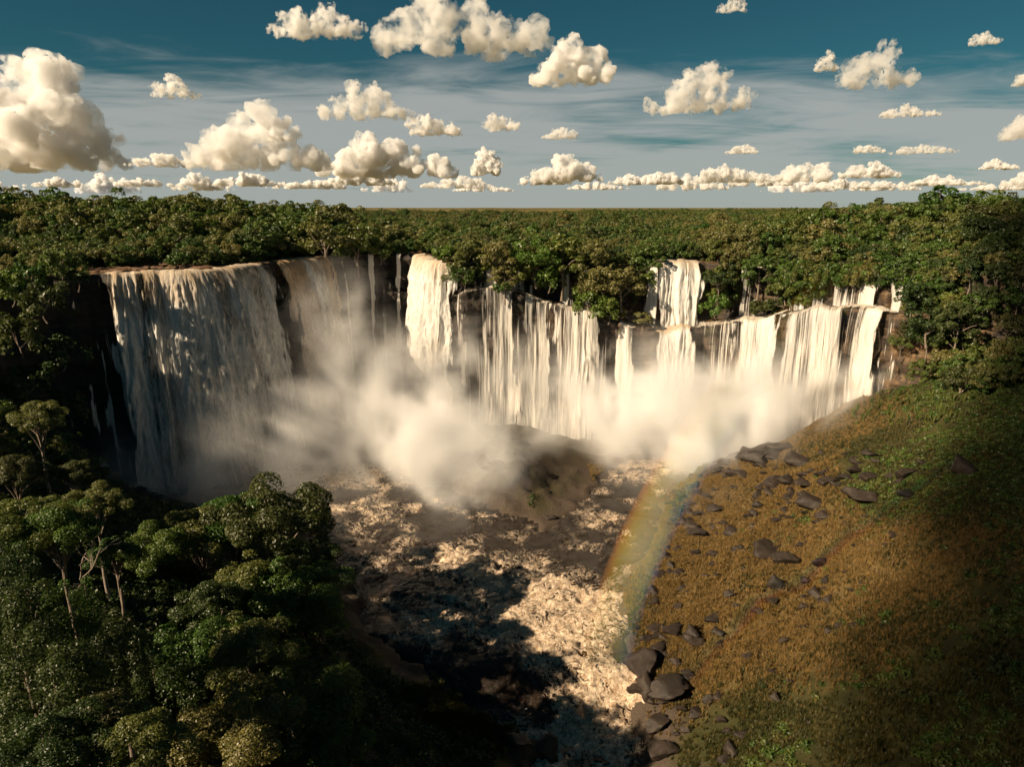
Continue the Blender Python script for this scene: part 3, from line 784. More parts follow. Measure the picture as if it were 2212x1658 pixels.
# --- big trees on the near left bank: crown centre column, row, radius (2212 frame) and distance north of the camera
NEAR = [(600, 1135, 100, 195, 0, 'd', 'tallest dark crown overlooking the misty river on the near left bank'),
        (505, 1150, 85, 198, 1, 'n', 'rounded crown just left of the tallest riverside tree'),
        (655, 1215, 62, 189, 2, 'd', 'drooping dark branch ended tree hanging toward the water'),
        (425, 1165, 75, 191, 2, 't', 'flat topped tan green tree with bare pale trunk below'),
        (335, 1195, 70, 177, 2, 'n', 'flat crowned olive tree left of the tan one'),
        (650, 1290, 85, 175, 0, 'n', 'spreading crown below the tallest riverside tree'),
        (545, 1285, 80, 178, 1, 'n', 'dense middle crown of the near left bank'),
        (690, 1345, 50, 172, 2, 'b', 'small light green crown at the right edge of the bank trees'),
        (455, 1330, 75, 160, 1, 'd', 'round dark green crown in the middle of the near bank'),
        (430, 1430, 95, 140, 0, 'n', 'large dense crown left of the pale bent trunk'),
        (545, 1420, 85, 135, 1, 't', 'olive gold crown lit from the left in the near bank centre'),
        (640, 1545, 115, 128, 0, 'n', 'broad crown at the lower right of the near bank trees'),
        (735, 1515, 48, 146, 1, 'b', 'leafy green crown leaning over the dark lower bank'),
        (500, 1590, 105, 114, 0, 't', 'golden speckled crown at the bottom of the picture'),
        (355, 1520, 75, 125, 3, 'd', 'dark drooping crown in the shade near the bottom'),
        (215, 1590, 95, 80, 1, 'd', 'shaded crown in the lower left bottom corner area'),
        (100, 1520, 90, 84, 3, 'd', 'creeper hung tree in deep shade at the lower left'),
        (55, 1380, 75, 100, 3, 'd', 'creeper hung tree at the left edge under the bank'),
        (150, 1350, 55, 108, 3, 'n', 'tall narrow tree draped in hanging creepers'),
        (250, 1420, 55, 104, 3, 'd', 'narrow vine draped tree right of the tall draped one'),
        (130, 1165, 80, 132, 1, 'n', 'broad crown at the left below the sunlit lone tree'),
        (40, 1145, 75, 132, 0, 'n', 'broad crown cut by the left edge of the picture'),
        (205, 1095, 55, 152, 2, 't', 'small tan topped tree beside the dark rocky shoulder'),
        (82, 915, 52, 195, 1, 't', 'lone sunlit tree standing before the black left cliff'),
        (250, 1205, 45, 146, 1, 'n', 'small crown behind the bare dead branches'),
        (20, 1270, 60, 112, 3, 'd', 'shaded creeper covered tree on the left edge'),
        (300, 1625, 85, 76, 1, 'n', 'low crown at the bottom left of the golden one'),
        (830, 1625, 55, 144, 0, 'd', 'dark crown at the bottom beside the reedy hummock'),
        (720, 1640, 85, 122, 1, 'n', 'crown at the bottom right of the near bank trees'),
        (90, 1640, 90, 72, 0, 'd', 'black shaded crown in the bottom left corner'),
        (30, 1030, 50, 172, 1, 'd', 'dark crown at the left edge below the cliff'),
        (160, 1035, 40, 180, 1, 'd', 'small dark crown at the foot of the left cliff')]
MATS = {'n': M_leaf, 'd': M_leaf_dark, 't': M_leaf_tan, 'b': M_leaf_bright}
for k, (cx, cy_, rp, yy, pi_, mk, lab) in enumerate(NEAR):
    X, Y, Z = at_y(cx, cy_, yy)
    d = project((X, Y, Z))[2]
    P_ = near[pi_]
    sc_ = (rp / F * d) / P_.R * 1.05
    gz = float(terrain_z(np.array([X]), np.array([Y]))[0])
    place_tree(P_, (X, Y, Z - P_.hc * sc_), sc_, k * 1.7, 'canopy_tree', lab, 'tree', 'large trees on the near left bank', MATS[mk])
    # a longer trunk where the crown stands high above the slope
    if Z - P_.hc * sc_ - gz > 3:
        r_ = np.random.default_rng(k)
        h_ = Z - P_.hc * sc_ - gz + 2
        pts = np.array([(0.25 * math.sin(t * 4 + k), 0.25 * math.cos(t * 3 + k), -h_ / sc_ * t - 3.0 * (t > 0)) for t in np.linspace(0, 1, 6)])
        pts[0, 2] = 1.0
        v, f_ = tube(pts, np.linspace(0.42, 0.6, 6), 8)
        root = bpy.data.objects[('canopy_tree' if k == 0 else 'canopy_tree.%03d' % k)]
        link('trunk', raw_mesh('lower_trunk', v, f_, M_pale if mk == 't' else M_bark, True), root)

# --- bare, pale dead trees among them
def dead_tree(base, h, seed, label):
    r = np.random.default_rng(seed)
    parts = []
    def grow(p, d, L, rad, lev):
        n = 5; pts = [p]
        for k in range(n):
            d = d + r.normal(size=3) * 0.16 + np.array([0, 0, 0.03]); d = d / np.linalg.norm(d)
            pts.append(pts[-1] + d * L / n)
        parts.append(tube(pts, np.linspace(rad, rad * 0.55, n + 1), 6))
        if lev < 3:
            for q in range(3 if lev < 2 else 2):
                dd = d + r.normal(size=3) * 0.65 + np.array([0, 0, 0.1]); dd /= np.linalg.norm(dd)
                grow(pts[r.integers(2, n + 1)], dd, L * r.uniform(0.5, 0.75), rad * 0.55, lev + 1)
    grow(np.zeros(3), np.array([0.15, 0, 1.0]), h * 0.5, 0.30, 0)
    v, f_ = join(parts)
    e = bpy.data.objects.new('dead_tree', None); COL.objects.link(e); e.location = base
    link('trunk', raw_mesh('dead_tree_trunk', *join(parts[:1]), M_pale, True), e)
    link('branches', raw_mesh('dead_tree_branches', *join(parts[1:]), M_pale, True), e)
    tag(e, label, 'tree', 'bare dead trees')
for (cx, cy_, yy, h, sd, lab) in ((185, 1290, 128, 21, 3, 'bare pale dead tree with forked branches among the vine draped trees'),
                                 (585, 1480, 132, 8, 11, 'small leafless twiggy tree rising between two green crowns'),
                                 (205, 455, 470, 18, 5, 'leafless dead tree poking above the forest skyline on the left')):
    X, Y, Z = at_y(cx, cy_, yy)
    dead_tree((X, Y, Z), h, sd, lab)

# --- the forest on the plateau, on the right hillside and on the left cliff top
UPs = UP[::3]; RPXs = RPX[::3]
def rim_dist(px_, py_):
    d = np.full(len(px_), 1e9); ii = np.zeros(len(px_), int)
    for k in range(len(UPs)):
        q = (px_ - UPs[k, 0]) ** 2 + (py_ - UPs[k, 1]) ** 2
        m_ = q < d; d[m_] = q[m_]; ii[m_] = k
    return np.sqrt(d), ii
cand = []
def scatter(x0, x1, y0, y1, sp, seed):
    r = np.random.default_rng(seed)
    a, b = np.meshgrid(np.arange(x0, x1, sp), np.arange(y0, y1, sp), indexing='ij')
    a = a.ravel() + r.uniform(-.5, .5, a.size) * sp; b = b.ravel() + r.uniform(-.5, .5, b.size) * sp
    return a, b
ax_, ay_ = scatter(-420, 460, 60, 640, 5.8, 1)
bx_, by_ = scatter(-1000, 1000, 640, 1300, 10.5, 2)
cx_, cy2 = scatter(-2600, 2600, 1300, 3400, 24.0, 3)
TX = np.concatenate([ax_, bx_, cx_]); TY = np.concatenate([ay_, by_, cy2])
tier = np.concatenate([np.zeros(len(ax_)), np.ones(len(bx_)), np.full(len(cx_), 2)])
TZ = terrain_z(TX, TY, False)
pxx, pyy, dd = project(np.c_[TX, TY, TZ + 8])
ok = (pxx > -120) & (pxx < 2330) & (pyy < 1750)
insd = in_poly(TX, TY, POLY)
rdist, ri = rim_dist(TX, TY)
rp = RPXs[ri]
need = np.interp(rp, [150, 195, 215, 440, 470, 690, 720, 880, 890, 950, 965, 1400, 1415, 1530, 1545, 3000], [2, 6, 26, 24, 11, 9, 2.5, 3, 12, 12, 1.5, 1.5, 15, 15, 2, 1])
keepm = ok & np.where(insd, (TX > 160) & (TZ > 56) & (TX + 0.30 * (TY - 250) > 193 + 12 * vnoise(TX / 20, TY / 20, seed=7)), rdist > need)
leftin = ok & insd & (TX < -150) & (TZ > 34) & (TY > 150) & (TY < 300)
keepm |= leftin
# clearings: dry meadow behind the recess, grass at far left, the upper river bed
clear = fbm(TX / 90, TY / 90, octv=3, seed=14)
meadow = 1.3 * np.exp(-(((TX + 95) / 46) ** 2 + ((TY - 560) / 50) ** 2)) + np.exp(-(((TX + 150) / 120) ** 2 + ((TY - 900) / 90) ** 2)) + np.exp(-(((TX - 20) / 160) ** 2 + ((TY - 1500) / 260) ** 2)) + np.exp(-(((TX + 70) / 14) ** 2 + ((TY - 485) / 18) ** 2)) + 1.4 * np.exp(-(((TX + 235) / 20) ** 2 + ((TY - 350) / 22) ** 2))
riverbed = np.exp(-(((TX + 185) / 14) ** 2 + ((TY - 390) / 70) ** 2))
keepm &= ~((~insd) & ((meadow + riverbed) > 0.55))
thin = (tier >= 1) & (clear + 0.5 * sstep(1200, 2500, TY) > np.where(np.abs(TX + 60) < 260, 0.12, 0.55)) & (TX < 400)
keepm &= ~thin
TX, TY, TZ, tier, pxx, pyy, dd, insd, rdist = [a[keepm] for a in (TX, TY, TZ, tier, pxx, pyy, dd, insd, rdist)]
r_ = np.random.default_rng(5)
TS = r_.uniform(0.55, 1.08, len(TX)) * (1 + 0.35 * fbm(TX / 60, TY / 60, octv=2, seed=15)) * np.where(tier == 2, 1.5, np.where(tier == 1, 1.15, 1.0))
TS = np.where((~insd) & (rdist < 14) & (pxx < 960), TS * 0.55, TS)
TS = np.where((TX < -60) & (TY > 395) & (tier == 0), TS * 1.3, TS)
TS = np.where((TX < -130) & (TY > 440) & (TY < 600), TS * 1.25, TS)
TS = np.where((TX > 120) & (TY > 400) & (TY < 640), TS * 1.25, TS)
TS = np.where((r_.uniform(0, 1, len(TX)) < 0.05) & (tier < 2), TS * 1.3, TS)
TR = r_.uniform(0, 6.28, len(TX)); TP = r_.integers(0, len(mid), len(TX))
size = TS / dd
order = np.argsort(-size)
# a tree counts as visible when nothing much taller stands right in front of it
pick, vis = [], []
colmax = {}
for i in np.argsort(dd):
    ty = project((TX[i], TY[i], TZ[i] + 13 * TS[i]))[1]
    c_ = int(pxx[i] // 12)
    best = min(colmax.get(c_ - 1, 9999), colmax.get(c_, 9999), colmax.get(c_ + 1, 9999))
    if ty < best - 1.0: vis.append(i)
    for q in (c_ - 1, c_, c_ + 1): colmax[q] = min(colmax.get(q, 9999), ty + 3)
vis = sorted(vis, key=lambda i: -size[i])[:285]
vs = set(vis)
def landmark(q):
    for lim, w in ((110, 'at the left edge of the picture'), (200, 'above the far left veil'), (330, 'behind the upper river bed'), (460, 'above the left curtain'), (590, 'above the right half of the left curtain'),
                   (725, 'above the silty brown fall'), (890, 'above the black recessed wall'), (990, 'above the corner fall'), (1130, 'above the ribbed sheet of streams'), (1260, 'above the hanging trees'), (1410, 'above the narrow bright stream'),
                   (1540, 'above the brightest fall'), (1700, 'above the many stream cascade'), (1830, 'above the left of the right veil'), (1960, 'above the right end of the veil'), (2100, 'right of the falls')):
        if q < lim: return w
    return 'at the right edge of the picture'
def area_label(i):
    hue = ('dark green', 'mid green', 'olive green', 'tan green', 'deep green')[TP[i]]
    h = 'very tall' if TS[i] > 1.6 else ('tall' if TS[i] > 1.25 else ('small' if TS[i] < 0.8 else 'middling'))
    if insd[i]: w = 'low on the slope'
    elif rdist[i] < 9: w = 'on the very rim'
    elif rdist[i] < 24: w = 'just behind the rim'
    elif dd[i] < 560: w = 'in the middle of the forest'
    else: w = 'near the skyline'
    return ('%s %s tree %s %s' % (h, hue, w, landmark(pxx[i]))).replace('in the middle of the forest', 'amid the forest').replace(' of the picture', '').replace('the right half of the left', 'the right part of left')
for i in vis:
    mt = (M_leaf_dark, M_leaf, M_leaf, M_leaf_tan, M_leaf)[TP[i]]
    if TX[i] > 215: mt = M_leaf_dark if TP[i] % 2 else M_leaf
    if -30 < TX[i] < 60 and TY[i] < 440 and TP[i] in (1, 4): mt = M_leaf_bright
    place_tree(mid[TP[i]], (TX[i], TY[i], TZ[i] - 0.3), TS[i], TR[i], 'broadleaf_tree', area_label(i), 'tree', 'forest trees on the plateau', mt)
rest = np.array([i for i in range(len(TX)) if i not in vs])
print('trees', len(TX), 'individual', len(vis))

# scatter of the uncountable rest: instances on points
def scatter_object(name, pos, scl, rot, idx, sources, label, cat):
    me = bpy.data.meshes.new(name)
    me.vertices.add(len(pos)); me.vertices.foreach_set('co', np.asarray(pos, np.float32).ravel())
    for an, av, ty in (('sc', scl, 'FLOAT'), ('rz', rot, 'FLOAT'), ('ix', idx, 'INT')):
        a = me.attributes.new(an, ty, 'POINT'); a.data.foreach_set('value', np.asarray(av, np.float32 if ty == 'FLOAT' else np.int32))
    o = link(name, me)
    ng = bpy.data.node_groups.new(name, 'GeometryNodeTree')
    ng.interface.new_socket('Geometry', in_out='INPUT', socket_type='NodeSocketGeometry')
    ng.interface.new_socket('Geometry', in_out='OUTPUT', socket_type='NodeSocketGeometry')
    N, L = ng.nodes, ng.links
    gi, go = N.new('NodeGroupInput'), N.new('NodeGroupOutput')
    mp = N.new('GeometryNodeMeshToPoints'); L.new(gi.outputs[0], mp.inputs[0])
    ip = N.new('GeometryNodeInstanceOnPoints'); L.new(mp.outputs[0], ip.inputs['Points'])
    jn = N.new('GeometryNodeJoinGeometry')
    for s_ in sources[::-1]:
        ob = N.new('GeometryNodeObjectInfo'); ob.inputs[0].default_value = s_; ob.inputs['As Instance'].default_value = True
        L.new(ob.outputs['Geometry'], jn.inputs[0])
    L.new(jn.outputs[0], ip.inputs['Instance'])
    ip.inputs['Pick Instance'].default_value = True
    def na(nm, ty):
        n = N.new('GeometryNodeInputNamedAttribute'); n.data_type = ty; n.inputs[0].default_value = nm; return n.outputs[0]
    L.new(na('ix', 'INT'), ip.inputs['Instance Index'])
    L.new(na('sc', 'FLOAT'), ip.inputs['Scale'])
    cb = N.new('ShaderNodeCombineXYZ'); L.new(na('rz', 'FLOAT'), cb.inputs[2])
    L.new(cb.outputs[0], ip.inputs['Rotation'])
    L.new(ip.outputs[0], go.inputs[0])
    md = o.modifiers.new('scatter', 'NODES'); md.node_group = ng
    return tag(o, label, cat, kind='stuff')
# whole-tree meshes for the mass of the forest (crown over trunk)
def first_crown(P_):
    for o in COL.objects:
        if o.data is P_.crown and o.parent and o.parent.name.startswith('broadleaf'): return o
srcs = [first_crown(P_) for P_ in mid]
scatter_object('forest', np.c_[TX, TY, TZ - 1.0][rest], TS[rest], TR[rest], TP[rest], srcs, 'mass of further forest stretching over the plateau to the horizon', 'forest')

# --- trees and bushes that hang over the ledges between the falls
HANG = [(1075, 555, 34, 396, 0, 't', 'tan green tree leaning over the rim left of the bright green ones'),
        (1090, 600, 26, 393, 4, 't', 'lower tan green crown hanging below the leaning tan tree'),
        (1085, 622, 20, 391, 'b0', 'n', 'olive bush hanging on the ledge above the ribbed streams'),
        (1160, 545, 42, 398, 1, 'b', 'vivid green tree on the rim above the middle ledges'),
        (1215, 560, 40, 396, 4, 'b', 'second vivid green tree right of the first on the rim'),
        (1185, 600, 28, 394, 'b1', 'b', 'creeper bush hanging under the vivid green trees'),
        (1130, 585, 26, 395, 'b1', 'b', 'bright bush hanging under the left vivid green tree'),
        (1285, 550, 34, 396, 0, 't', 'upper tan crown of the tall leaning tree over the cascades'),
        (1300, 605, 42, 392, 1, 't', 'middle tan crown of the leaning tree over the cascades'),
        (1345, 610, 34, 392, 0, 't', 'right tan crown beside the dark gap'),
        (1275, 655, 34, 388, 'b1', 'b', 'bright bush hanging far down beside the white cascade'),
        (1315, 668, 28, 387, 'b1', 'b', 'lowest bright bush dangling over the white cascade'),
        (1390, 690, 22, 386, 'b0', 't', 'yellowish bush on the bare ledge left of the brightest fall'),
        (1400, 560, 30, 398, 4, 'n', 'green tree at the left edge of the notch'),
        (1552, 605, 26, 384, 3, 'd', 'dark spreading tree standing amid the right cascades'),
        (1548, 660, 24, 382, 'b1', 'b', 'bright bush below the dark spreading tree'),
        (1655, 668, 34, 376, 'b0', 'd', 'rounded dark bush on the ledge of the right cascades'),
        (1700, 625, 30, 372, 'b0', 'n', 'olive shrub sloping down toward the right veil'),
        (1735, 605, 32, 370, 1, 'n', 'olive tree above the right veil'),
        (1640, 590, 30, 384, 4, 'n', 'green tree over the small upper veil on the right'),
        (960, 548, 26, 408, 'b0', 'b', 'bright shrub on the rim right of the corner fall'),
        (1010, 548, 30, 404, 0, 'n', 'green tree over the grey veil'),
        (700, 510, 48, 442, 1, 't', 'big olive grey tree on the rim above the brown fall'),
        (770, 520, 40, 452, 0, 'n', 'green tree on the rim above the black wall'),
        (740, 545, 26, 445, 'b0', 'd', 'dark shrub clinging to the rim over the black wall'),
        (820, 540, 26, 458, 'b0', 'b', 'bright green shrub on the rim over the black wall'),
        (1975, 640, 30, 322, 0, 'd', 'dark tree beside the right end of the upper veil'),
        (2010, 690, 34, 312, 1, 'd', 'dark tree above the bare ochre ledge'),
        (2070, 700, 36, 300, 4, 'd', 'dark tree right of the bare ochre ledge'),
        (385, 560, 22, 352, 'b0', 'n', 'bush on a rock islet above the left curtain'),
        (320, 548, 18, 372, 'b0', 'n', 'small bush standing in the upper river bed'),
        (545, 545, 20, 392, 'b0', 'n', 'low green bush at the lip above the left curtain'),
        (125, 570, 34, 300, 'b1', 'n', 'sunlit bush on top of the dark left cliff'),
        (60, 600, 34, 292, 'b1', 'n', 'bush on the left cliff top by the low red wall'),
        (165, 600, 26, 306, 'b0', 'd', 'dark bush overhanging the far left veil'),
        (20, 620, 36, 285, 'b1', 'b', 'light green bush at the left edge of the cliff top'),
        (95, 650, 40, 282, 'b1', 'd', 'dark creeper bush hanging down the left cliff'),
        (40, 720, 44, 272, 'b1', 'd', 'dark creeper bush lower on the left cliff'),
        (130, 760, 36, 284, 'b1', 'd', 'dark bush hanging halfway down the left cliff'),
        (60, 830, 44, 268, 'b1', 'd', 'dark bush low on the left cliff above the lone tree'),
        (150, 880, 36, 276, 'b1', 'd', 'dark bush near the foot of the left cliff'),
        (15, 940, 44, 255, 'b1', 'd', 'dark bush at the left edge low on the cliff')]
for k, (cx, cy_, rpix, yy, pk, mk, lab) in enumerate(HANG):
    X, Y, Z = at_y(cx, cy_, yy)
    d = project((X, Y, Z))[2]
    P_ = bushp[int(pk[1])] if isinstance(pk, str) else mid[pk]
    s_ = rpix / F * d / P_.R * 1.1
    nm = 'hanging_bush' if isinstance(pk, str) else 'ledge_tree'
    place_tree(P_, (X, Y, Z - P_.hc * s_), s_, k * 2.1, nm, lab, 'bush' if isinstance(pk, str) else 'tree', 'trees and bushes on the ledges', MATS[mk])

# creepers and shrubs that cover the upper tier between the veils, and the trees that clothe the right end of the cliff
r_ = np.random.default_rng(91)
for k in range(280):
    px_ = r_.uniform(960, 1990) if k < 120 else r_.uniform(1530, 1800) if k < 215 else (r_.uniform(1940, 2060) if k < 245 else r_.uniform(1770, 1950))
    if 1405 < px_ < 1535 or 1575 < px_ < 1648: continue
    i = rim_index(px_)
    t = r_.uniform(0, 1) ** 1.3
    if 1765 < px_ < 1950: t *= 0.22
    z = W[i, 5] + 1.0 - t * (W[i, 5] - W[i, 2]) * 0.8
    o_ = 1.0 + 1.5 * r_.uniform()
    p_ = UP[i] + NIN[i] * o_
    s_ = r_.uniform(1.0, 2.2)
    P_ = bushp[k % 2]
    place_tree(P_, (p_[0], p_[1], z - P_.hc * s_ * 0.9), s_, r_.uniform(0, 6.28), 'hanging_bush', '%s %s shrub hanging %s on the rock %s' % (('big', 'middling', 'small')[int(s_ < 1.75) + int(s_ < 1.35)], ('green', 'bright green', 'green', 'tan', 'dark')[k % 5], ('high', 'low')[t > 0.4], landmark(px_)), 'bush', 'shrubs hanging on the upper rock tier', (M_leaf, M_leaf_bright, M_leaf, M_leaf_tan, M_leaf_dark)[k % 5])
right_end = np.where((RPX > 1955) & (W[:, 0] > 150) & (W[:, 1] > 120))[0]
for k in range(150):
    i = right_end[r_.integers(0, len(right_end))]
    if RPX[i] < 2075 and r_.uniform() < 0.25: t = 0.9
    else: t = r_.uniform(0.0, 1.0)
    z = W[i, 5] - t * (W[i, 5] - W[i, 3]) * (0.55 if RPX[i] < 2075 else 1.0)
    p_ = W[i, :2] + NIN[i] * (3.0 * t - W[i, 4] * (1 - t)) + NIN[i] * 2.0
    s_ = r_.uniform(0.6, 1.25)
    P_ = mid[k % 5]
    place_tree(P_, (p_[0], p_[1], z - 3.5 * s_), s_, r_.uniform(0, 6.28), 'cliff_tree', '%s %s tree %s on the cliff right of the falls, %s' % (('small', 'large')[s_ > 0.85], ('dark leafy', 'olive leafy')[k % 2], ('high', 'low')[t > 0.5], ('by the ochre ledge', 'toward the right edge')[RPX[i] > 2080]), 'tree', 'trees clothing the cliff right of the falls', (M_leaf_dark, M_leaf)[k % 2])

# ------------------------------------------------------------------ boulders
def ico(sub):
    import bmesh
    bm = bmesh.new(); bmesh.ops.create_icosphere(bm, subdivisions=sub, radius=1.0)
    v = np.array([q.co[:] for q in bm.verts]); bm.verts.index_update()
    f_ = np.array([[w.index for w in q.verts] for q in bm.faces]); bm.free()
    return v, f_
IV, IF = ico(3); IV2, IF2 = ico(2); IV1, IF1 = ico(1)
def boulder_mesh(seed, mat, flat=0.6):
    r = np.random.default_rng(seed)
    v = IV.copy()
    # chop by random planes for a slabby, broken look
    v = v * np.array([1.0, r.uniform(0.7, 1.0), 1.0])
    for q in range(15):
        n = r.normal(size=3) * np.array([1, 1, 1.3]); n /= np.linalg.norm(n); h = r.uniform(0.34, 0.80)
        dq = v @ n - h
        v = v - np.where(dq > 0, dq, 0)[:, None] * n
    lay = np.round(v[:, 2] * 6) / 6
    v[:, :2] *= (1 + 0.12 * vnoise(lay * 7, lay * 0 + seed, seed=seed))[:, None]
    v = v * (1 + 0.16 * fbm(v[:, 0] * 3.5 + seed, v[:, 1] * 3.5, v[:, 2] * 5, octv=4, seed=seed)[:, None])
    v /= np.abs(v[:, 0]).max()
    v[:, 2] *= flat
    return raw_mesh('boulder', v, IF, mat, False)
BM = [boulder_mesh(200 + k, M_rock, 0.5 + 0.25 * (k % 3)) for k in range(8)]
LM = [boulder_mesh(230 + k, M_ledge, 0.28 + 0.08 * (k % 3)) for k in range(5)]
# a ray from the camera down to the terrain, to read where a stone seen in the photograph lies
def ground_hit(px_, py_):
    X, Y, Z = ray(px_, py_)
    t = np.linspace(0.04, 0.42, 1500)
    ii = np.clip(np.searchsorted(gx, X * t) - 1, 0, len(gx) - 2); jj = np.clip(np.searchsorted(gy, Y * t) - 1, 0, len(gy) - 2)
    u = (X * t - gx[ii]) / (gx[ii + 1] - gx[ii]); w = (Y * t - gy[jj]) / (gy[jj + 1] - gy[jj])
    zz = (GZ[ii, jj] * (1 - u) + GZ[ii + 1, jj] * u) * (1 - w) + (GZ[ii, jj + 1] * (1 - u) + GZ[ii + 1, jj + 1] * u) * w
    below = np.where(CAMZ + Z * t < zz)[0]
    if not len(below): return None
    t_ = t[below[0]]
    return X * t_, Y * t_, zz[below[0]], below[0]
STONES = [(345,455,70,55),(255,570,80,45),(460,300,100,50),(560,195,120,60),(655,180,110,40),(720,240,90,40),(680,325,75,45),(620,350,80,25),(760,340,90,45),(860,330,80,45),(760,300,60,20),(990,285,70,30),(1040,405,150,85),(775,435,100,45),(760,395,60,30),(690,410,50,30),(850,485,70,45),(1055,310,80,40),(950,310,60,25),(1230,395,70,45),(1315,248,55,30),(1490,270,75,65),(1050,205,60,20),(1000,242,40,20),(580,655,130,40),(665,690,110,60),(840,705,80,40),(990,630,30,25),(1140,628,30,20),(620,805,60,55),(760,790,40,40),(862,795,40,30),(412,850,55,50),(435,908,45,50),(545,932,55,45),(335,975,70,35),(765,870,45,40),(805,855,50,35),(753,912,50,35),(872,885,45,30),(868,1022,40,30),(660,1068,45,50),(1105,762,30,20),(145,1030,80,50),(260,1075,100,60),(235,1035,50,50),(365,1090,40,30),(490,1148,40,20),(300,770,40,40),(345,765,30,30),(330,665,50,40),(255,665,50,35),(455,640,50,40),(420,570,60,30),(540,440,50,35),(540,400,40,30),(520,535,40,40),(630,512,50,22),(220,510,50,35),(610,1215,35,30),(690,1260,35,30),(620,1340,40,30),(360,1328,50,35),(310,1355,45,40),(255,1400,70,60),(370,1435,45,55),(405,1490,45,40),(465,1515,60,40),(210,1490,50,40),(415,1575,50,40),(690,1565,30,35),(385,1630,50,30),(780,1450,25,20),(215,1225,60,45),(160,1170,60,50),(80,1110,70,60),(30,1060,60,50),(20,1270,70,50),(50,1350,40,35),(1205,340,40,20),(1170,580,50,15),(1230,297,90,25),(480,685,20,15),(640,610,20,15),(748,625,22,15),
          (500,215,90,35),(610,205,80,30),(440,225,60,25),(390,245,60,20),(350,270,50,20),(560,260,60,30),(830,300,50,25),(910,345,50,25),(590,380,40,18),(700,375,45,20)]
STONES = [((2500 + u / 1.191) * 0.5541, (1600 + v / 1.191) * 0.5541, w / 1.191 * 0.5541, h / 1.191 * 0.5541) for u, v, w, h in STONES]
# more stones: both river banks, the lower cascade, the shoulder on the left
STONES += [(1385, 1440, 60, 30), (1440, 1485, 70, 40), (1375, 1490, 40, 26), (1330, 1440, 36, 20), (1130, 1495, 70, 32), (1060, 1480, 60, 26), (1000, 1470, 60, 26), (950, 1440, 50, 22), (1095, 1540, 60, 50), (1115, 1600, 50, 40), (1080, 1440, 46, 20), (1010, 1410, 44, 18), (930, 1390, 40, 16), (880, 1370, 40, 16), (900, 1420, 36, 15), (1150, 1440, 40, 18),
           (1180, 1625, 50, 34), (1420, 1560, 50, 40), (1430, 1620, 60, 40), (1065, 1125, 30, 10), (960, 1140, 30, 10), (1190, 1120, 26, 9), (1020, 1225, 24, 10), (930, 1180, 26, 10), (820, 1150, 26, 10), (860, 1230, 28, 12), (1250, 1200, 24, 9), (1310, 1210, 24, 9), (1130, 1330, 26, 13), (1180, 1370, 30, 14), (1260, 1380, 36, 18), (1090, 1300, 22, 10), (1210, 1270, 26, 12), (1300, 1330, 30, 16), (1260, 1430, 50, 30)]
for k in range(26):
    STONES.append((250 + k * 4.0 + 8 * math.sin(k * 7), 1062 + 0.9 * k + 6 * math.sin(k * 3.3), 16 + 10 * abs(math.sin(k * 5)), 11))
for k in range(18):
    a = k * 2.399; STONES.append((1085 + 52 * math.cos(a) * math.sqrt((k % 6 + 1) / 6), 985 + 50 * math.sin(a) * math.sqrt((k % 6 + 1) / 6), 22 + (k % 4) * 7, 16))
r_ = np.random.default_rng(77)
for k in range(80):
    t_ = r_.uniform(0, 1)
    STONES.append((np.interp(t_, [0, .3, .6, 1], [1500, 1440, 1395, 1440]) + abs(r_.normal()) * 34, np.interp(t_, [0, .3, .6, 1], [1010, 1130, 1300, 1560]) + r_.normal() * 22, r_.uniform(8, 26), r_.uniform(6, 13)))
for k in range(110):
    STONES.append((1460 + 470 * r_.uniform() ** 1.3, 975 + 400 * r_.uniform() ** 1.4, r_.uniform(7, 22), r_.uniform(4, 10)))
nb = 0
for k, (cx, cy_, w_, h_) in enumerate(STONES):
    hit = ground_hit(cx, cy_ + h_ * 0.25)
    if hit is None: continue
    X, Y, Z, _ = hit
    d = project((X, Y, Z))[2]
    if river_d(np.array([X]), np.array([Y]))[0] < -3 and w_ > 30: continue
    rad = w_ / F * d * 0.74
    zs = min(1.1, max(0.55, (h_ / max(w_, 1)) * 1.3))
    o = link('boulder', BM[k % 8])
    o.location = (X, Y, Z + 0.22 * rad)
    o.scale = (rad, rad * r_.uniform(0.7, 1.0), rad * zs * 1.1)
    o.rotation_euler = (r_.normal() * 0.15, r_.normal() * 0.15, r_.uniform(-0.4, 0.4) + (math.pi if k % 2 else 0))
    sz = 'large' if w_ > 34 else ('small' if w_ < 17 else 'mid sized')
    if cx < 420: w = 'along the dark left bank shoulder'
    elif 1000 < cx < 1180 and cy_ < 1060: w = 'on the wet outcrop behind the spray'
    elif cy_ > 1400 and cx < 1200: w = 'on the left bank by the lower cascade'
    elif cx < 1330 and cy_ > 1100: w = 'standing in the brown rapids'
    elif cy_ > 1400 and cx < 1460: w = 'beside the lower cascade at the right bank'
    elif cy_ < 1010: w = 'on the slope top under bright mist'
    elif cy_ < 1120: w = 'on the golden upper slope'
    elif cy_ < 1300: w = 'on the middle of the grassy slope'
    else: w = 'on the dark green lower slope'
    if abs(cx - 1870) < 12 and abs(cy_ - 1075) < 12: lab = 'largest dark boulder alone on the upper grassy slope'
    elif k == 24: lab = 'long flat wet slab with a bright rim on the grassy slope'
    elif k == 25: lab = 'wet glinting slab just below the long flat one'
    elif k == 21: lab = 'dark boulder highest at the right on the slope'
    else: lab = '%s dark %s %s, %s' % (sz, 'flat slab' if h_ < 0.5 * w_ else 'boulder', w, 'far left' if cx < 1480 else ('middle' if cx < 1640 else ('right' if cx < 1800 else 'far right')))
    tag(o, lab, 'boulder', 'dark boulders in the gorge')
    nb += 1
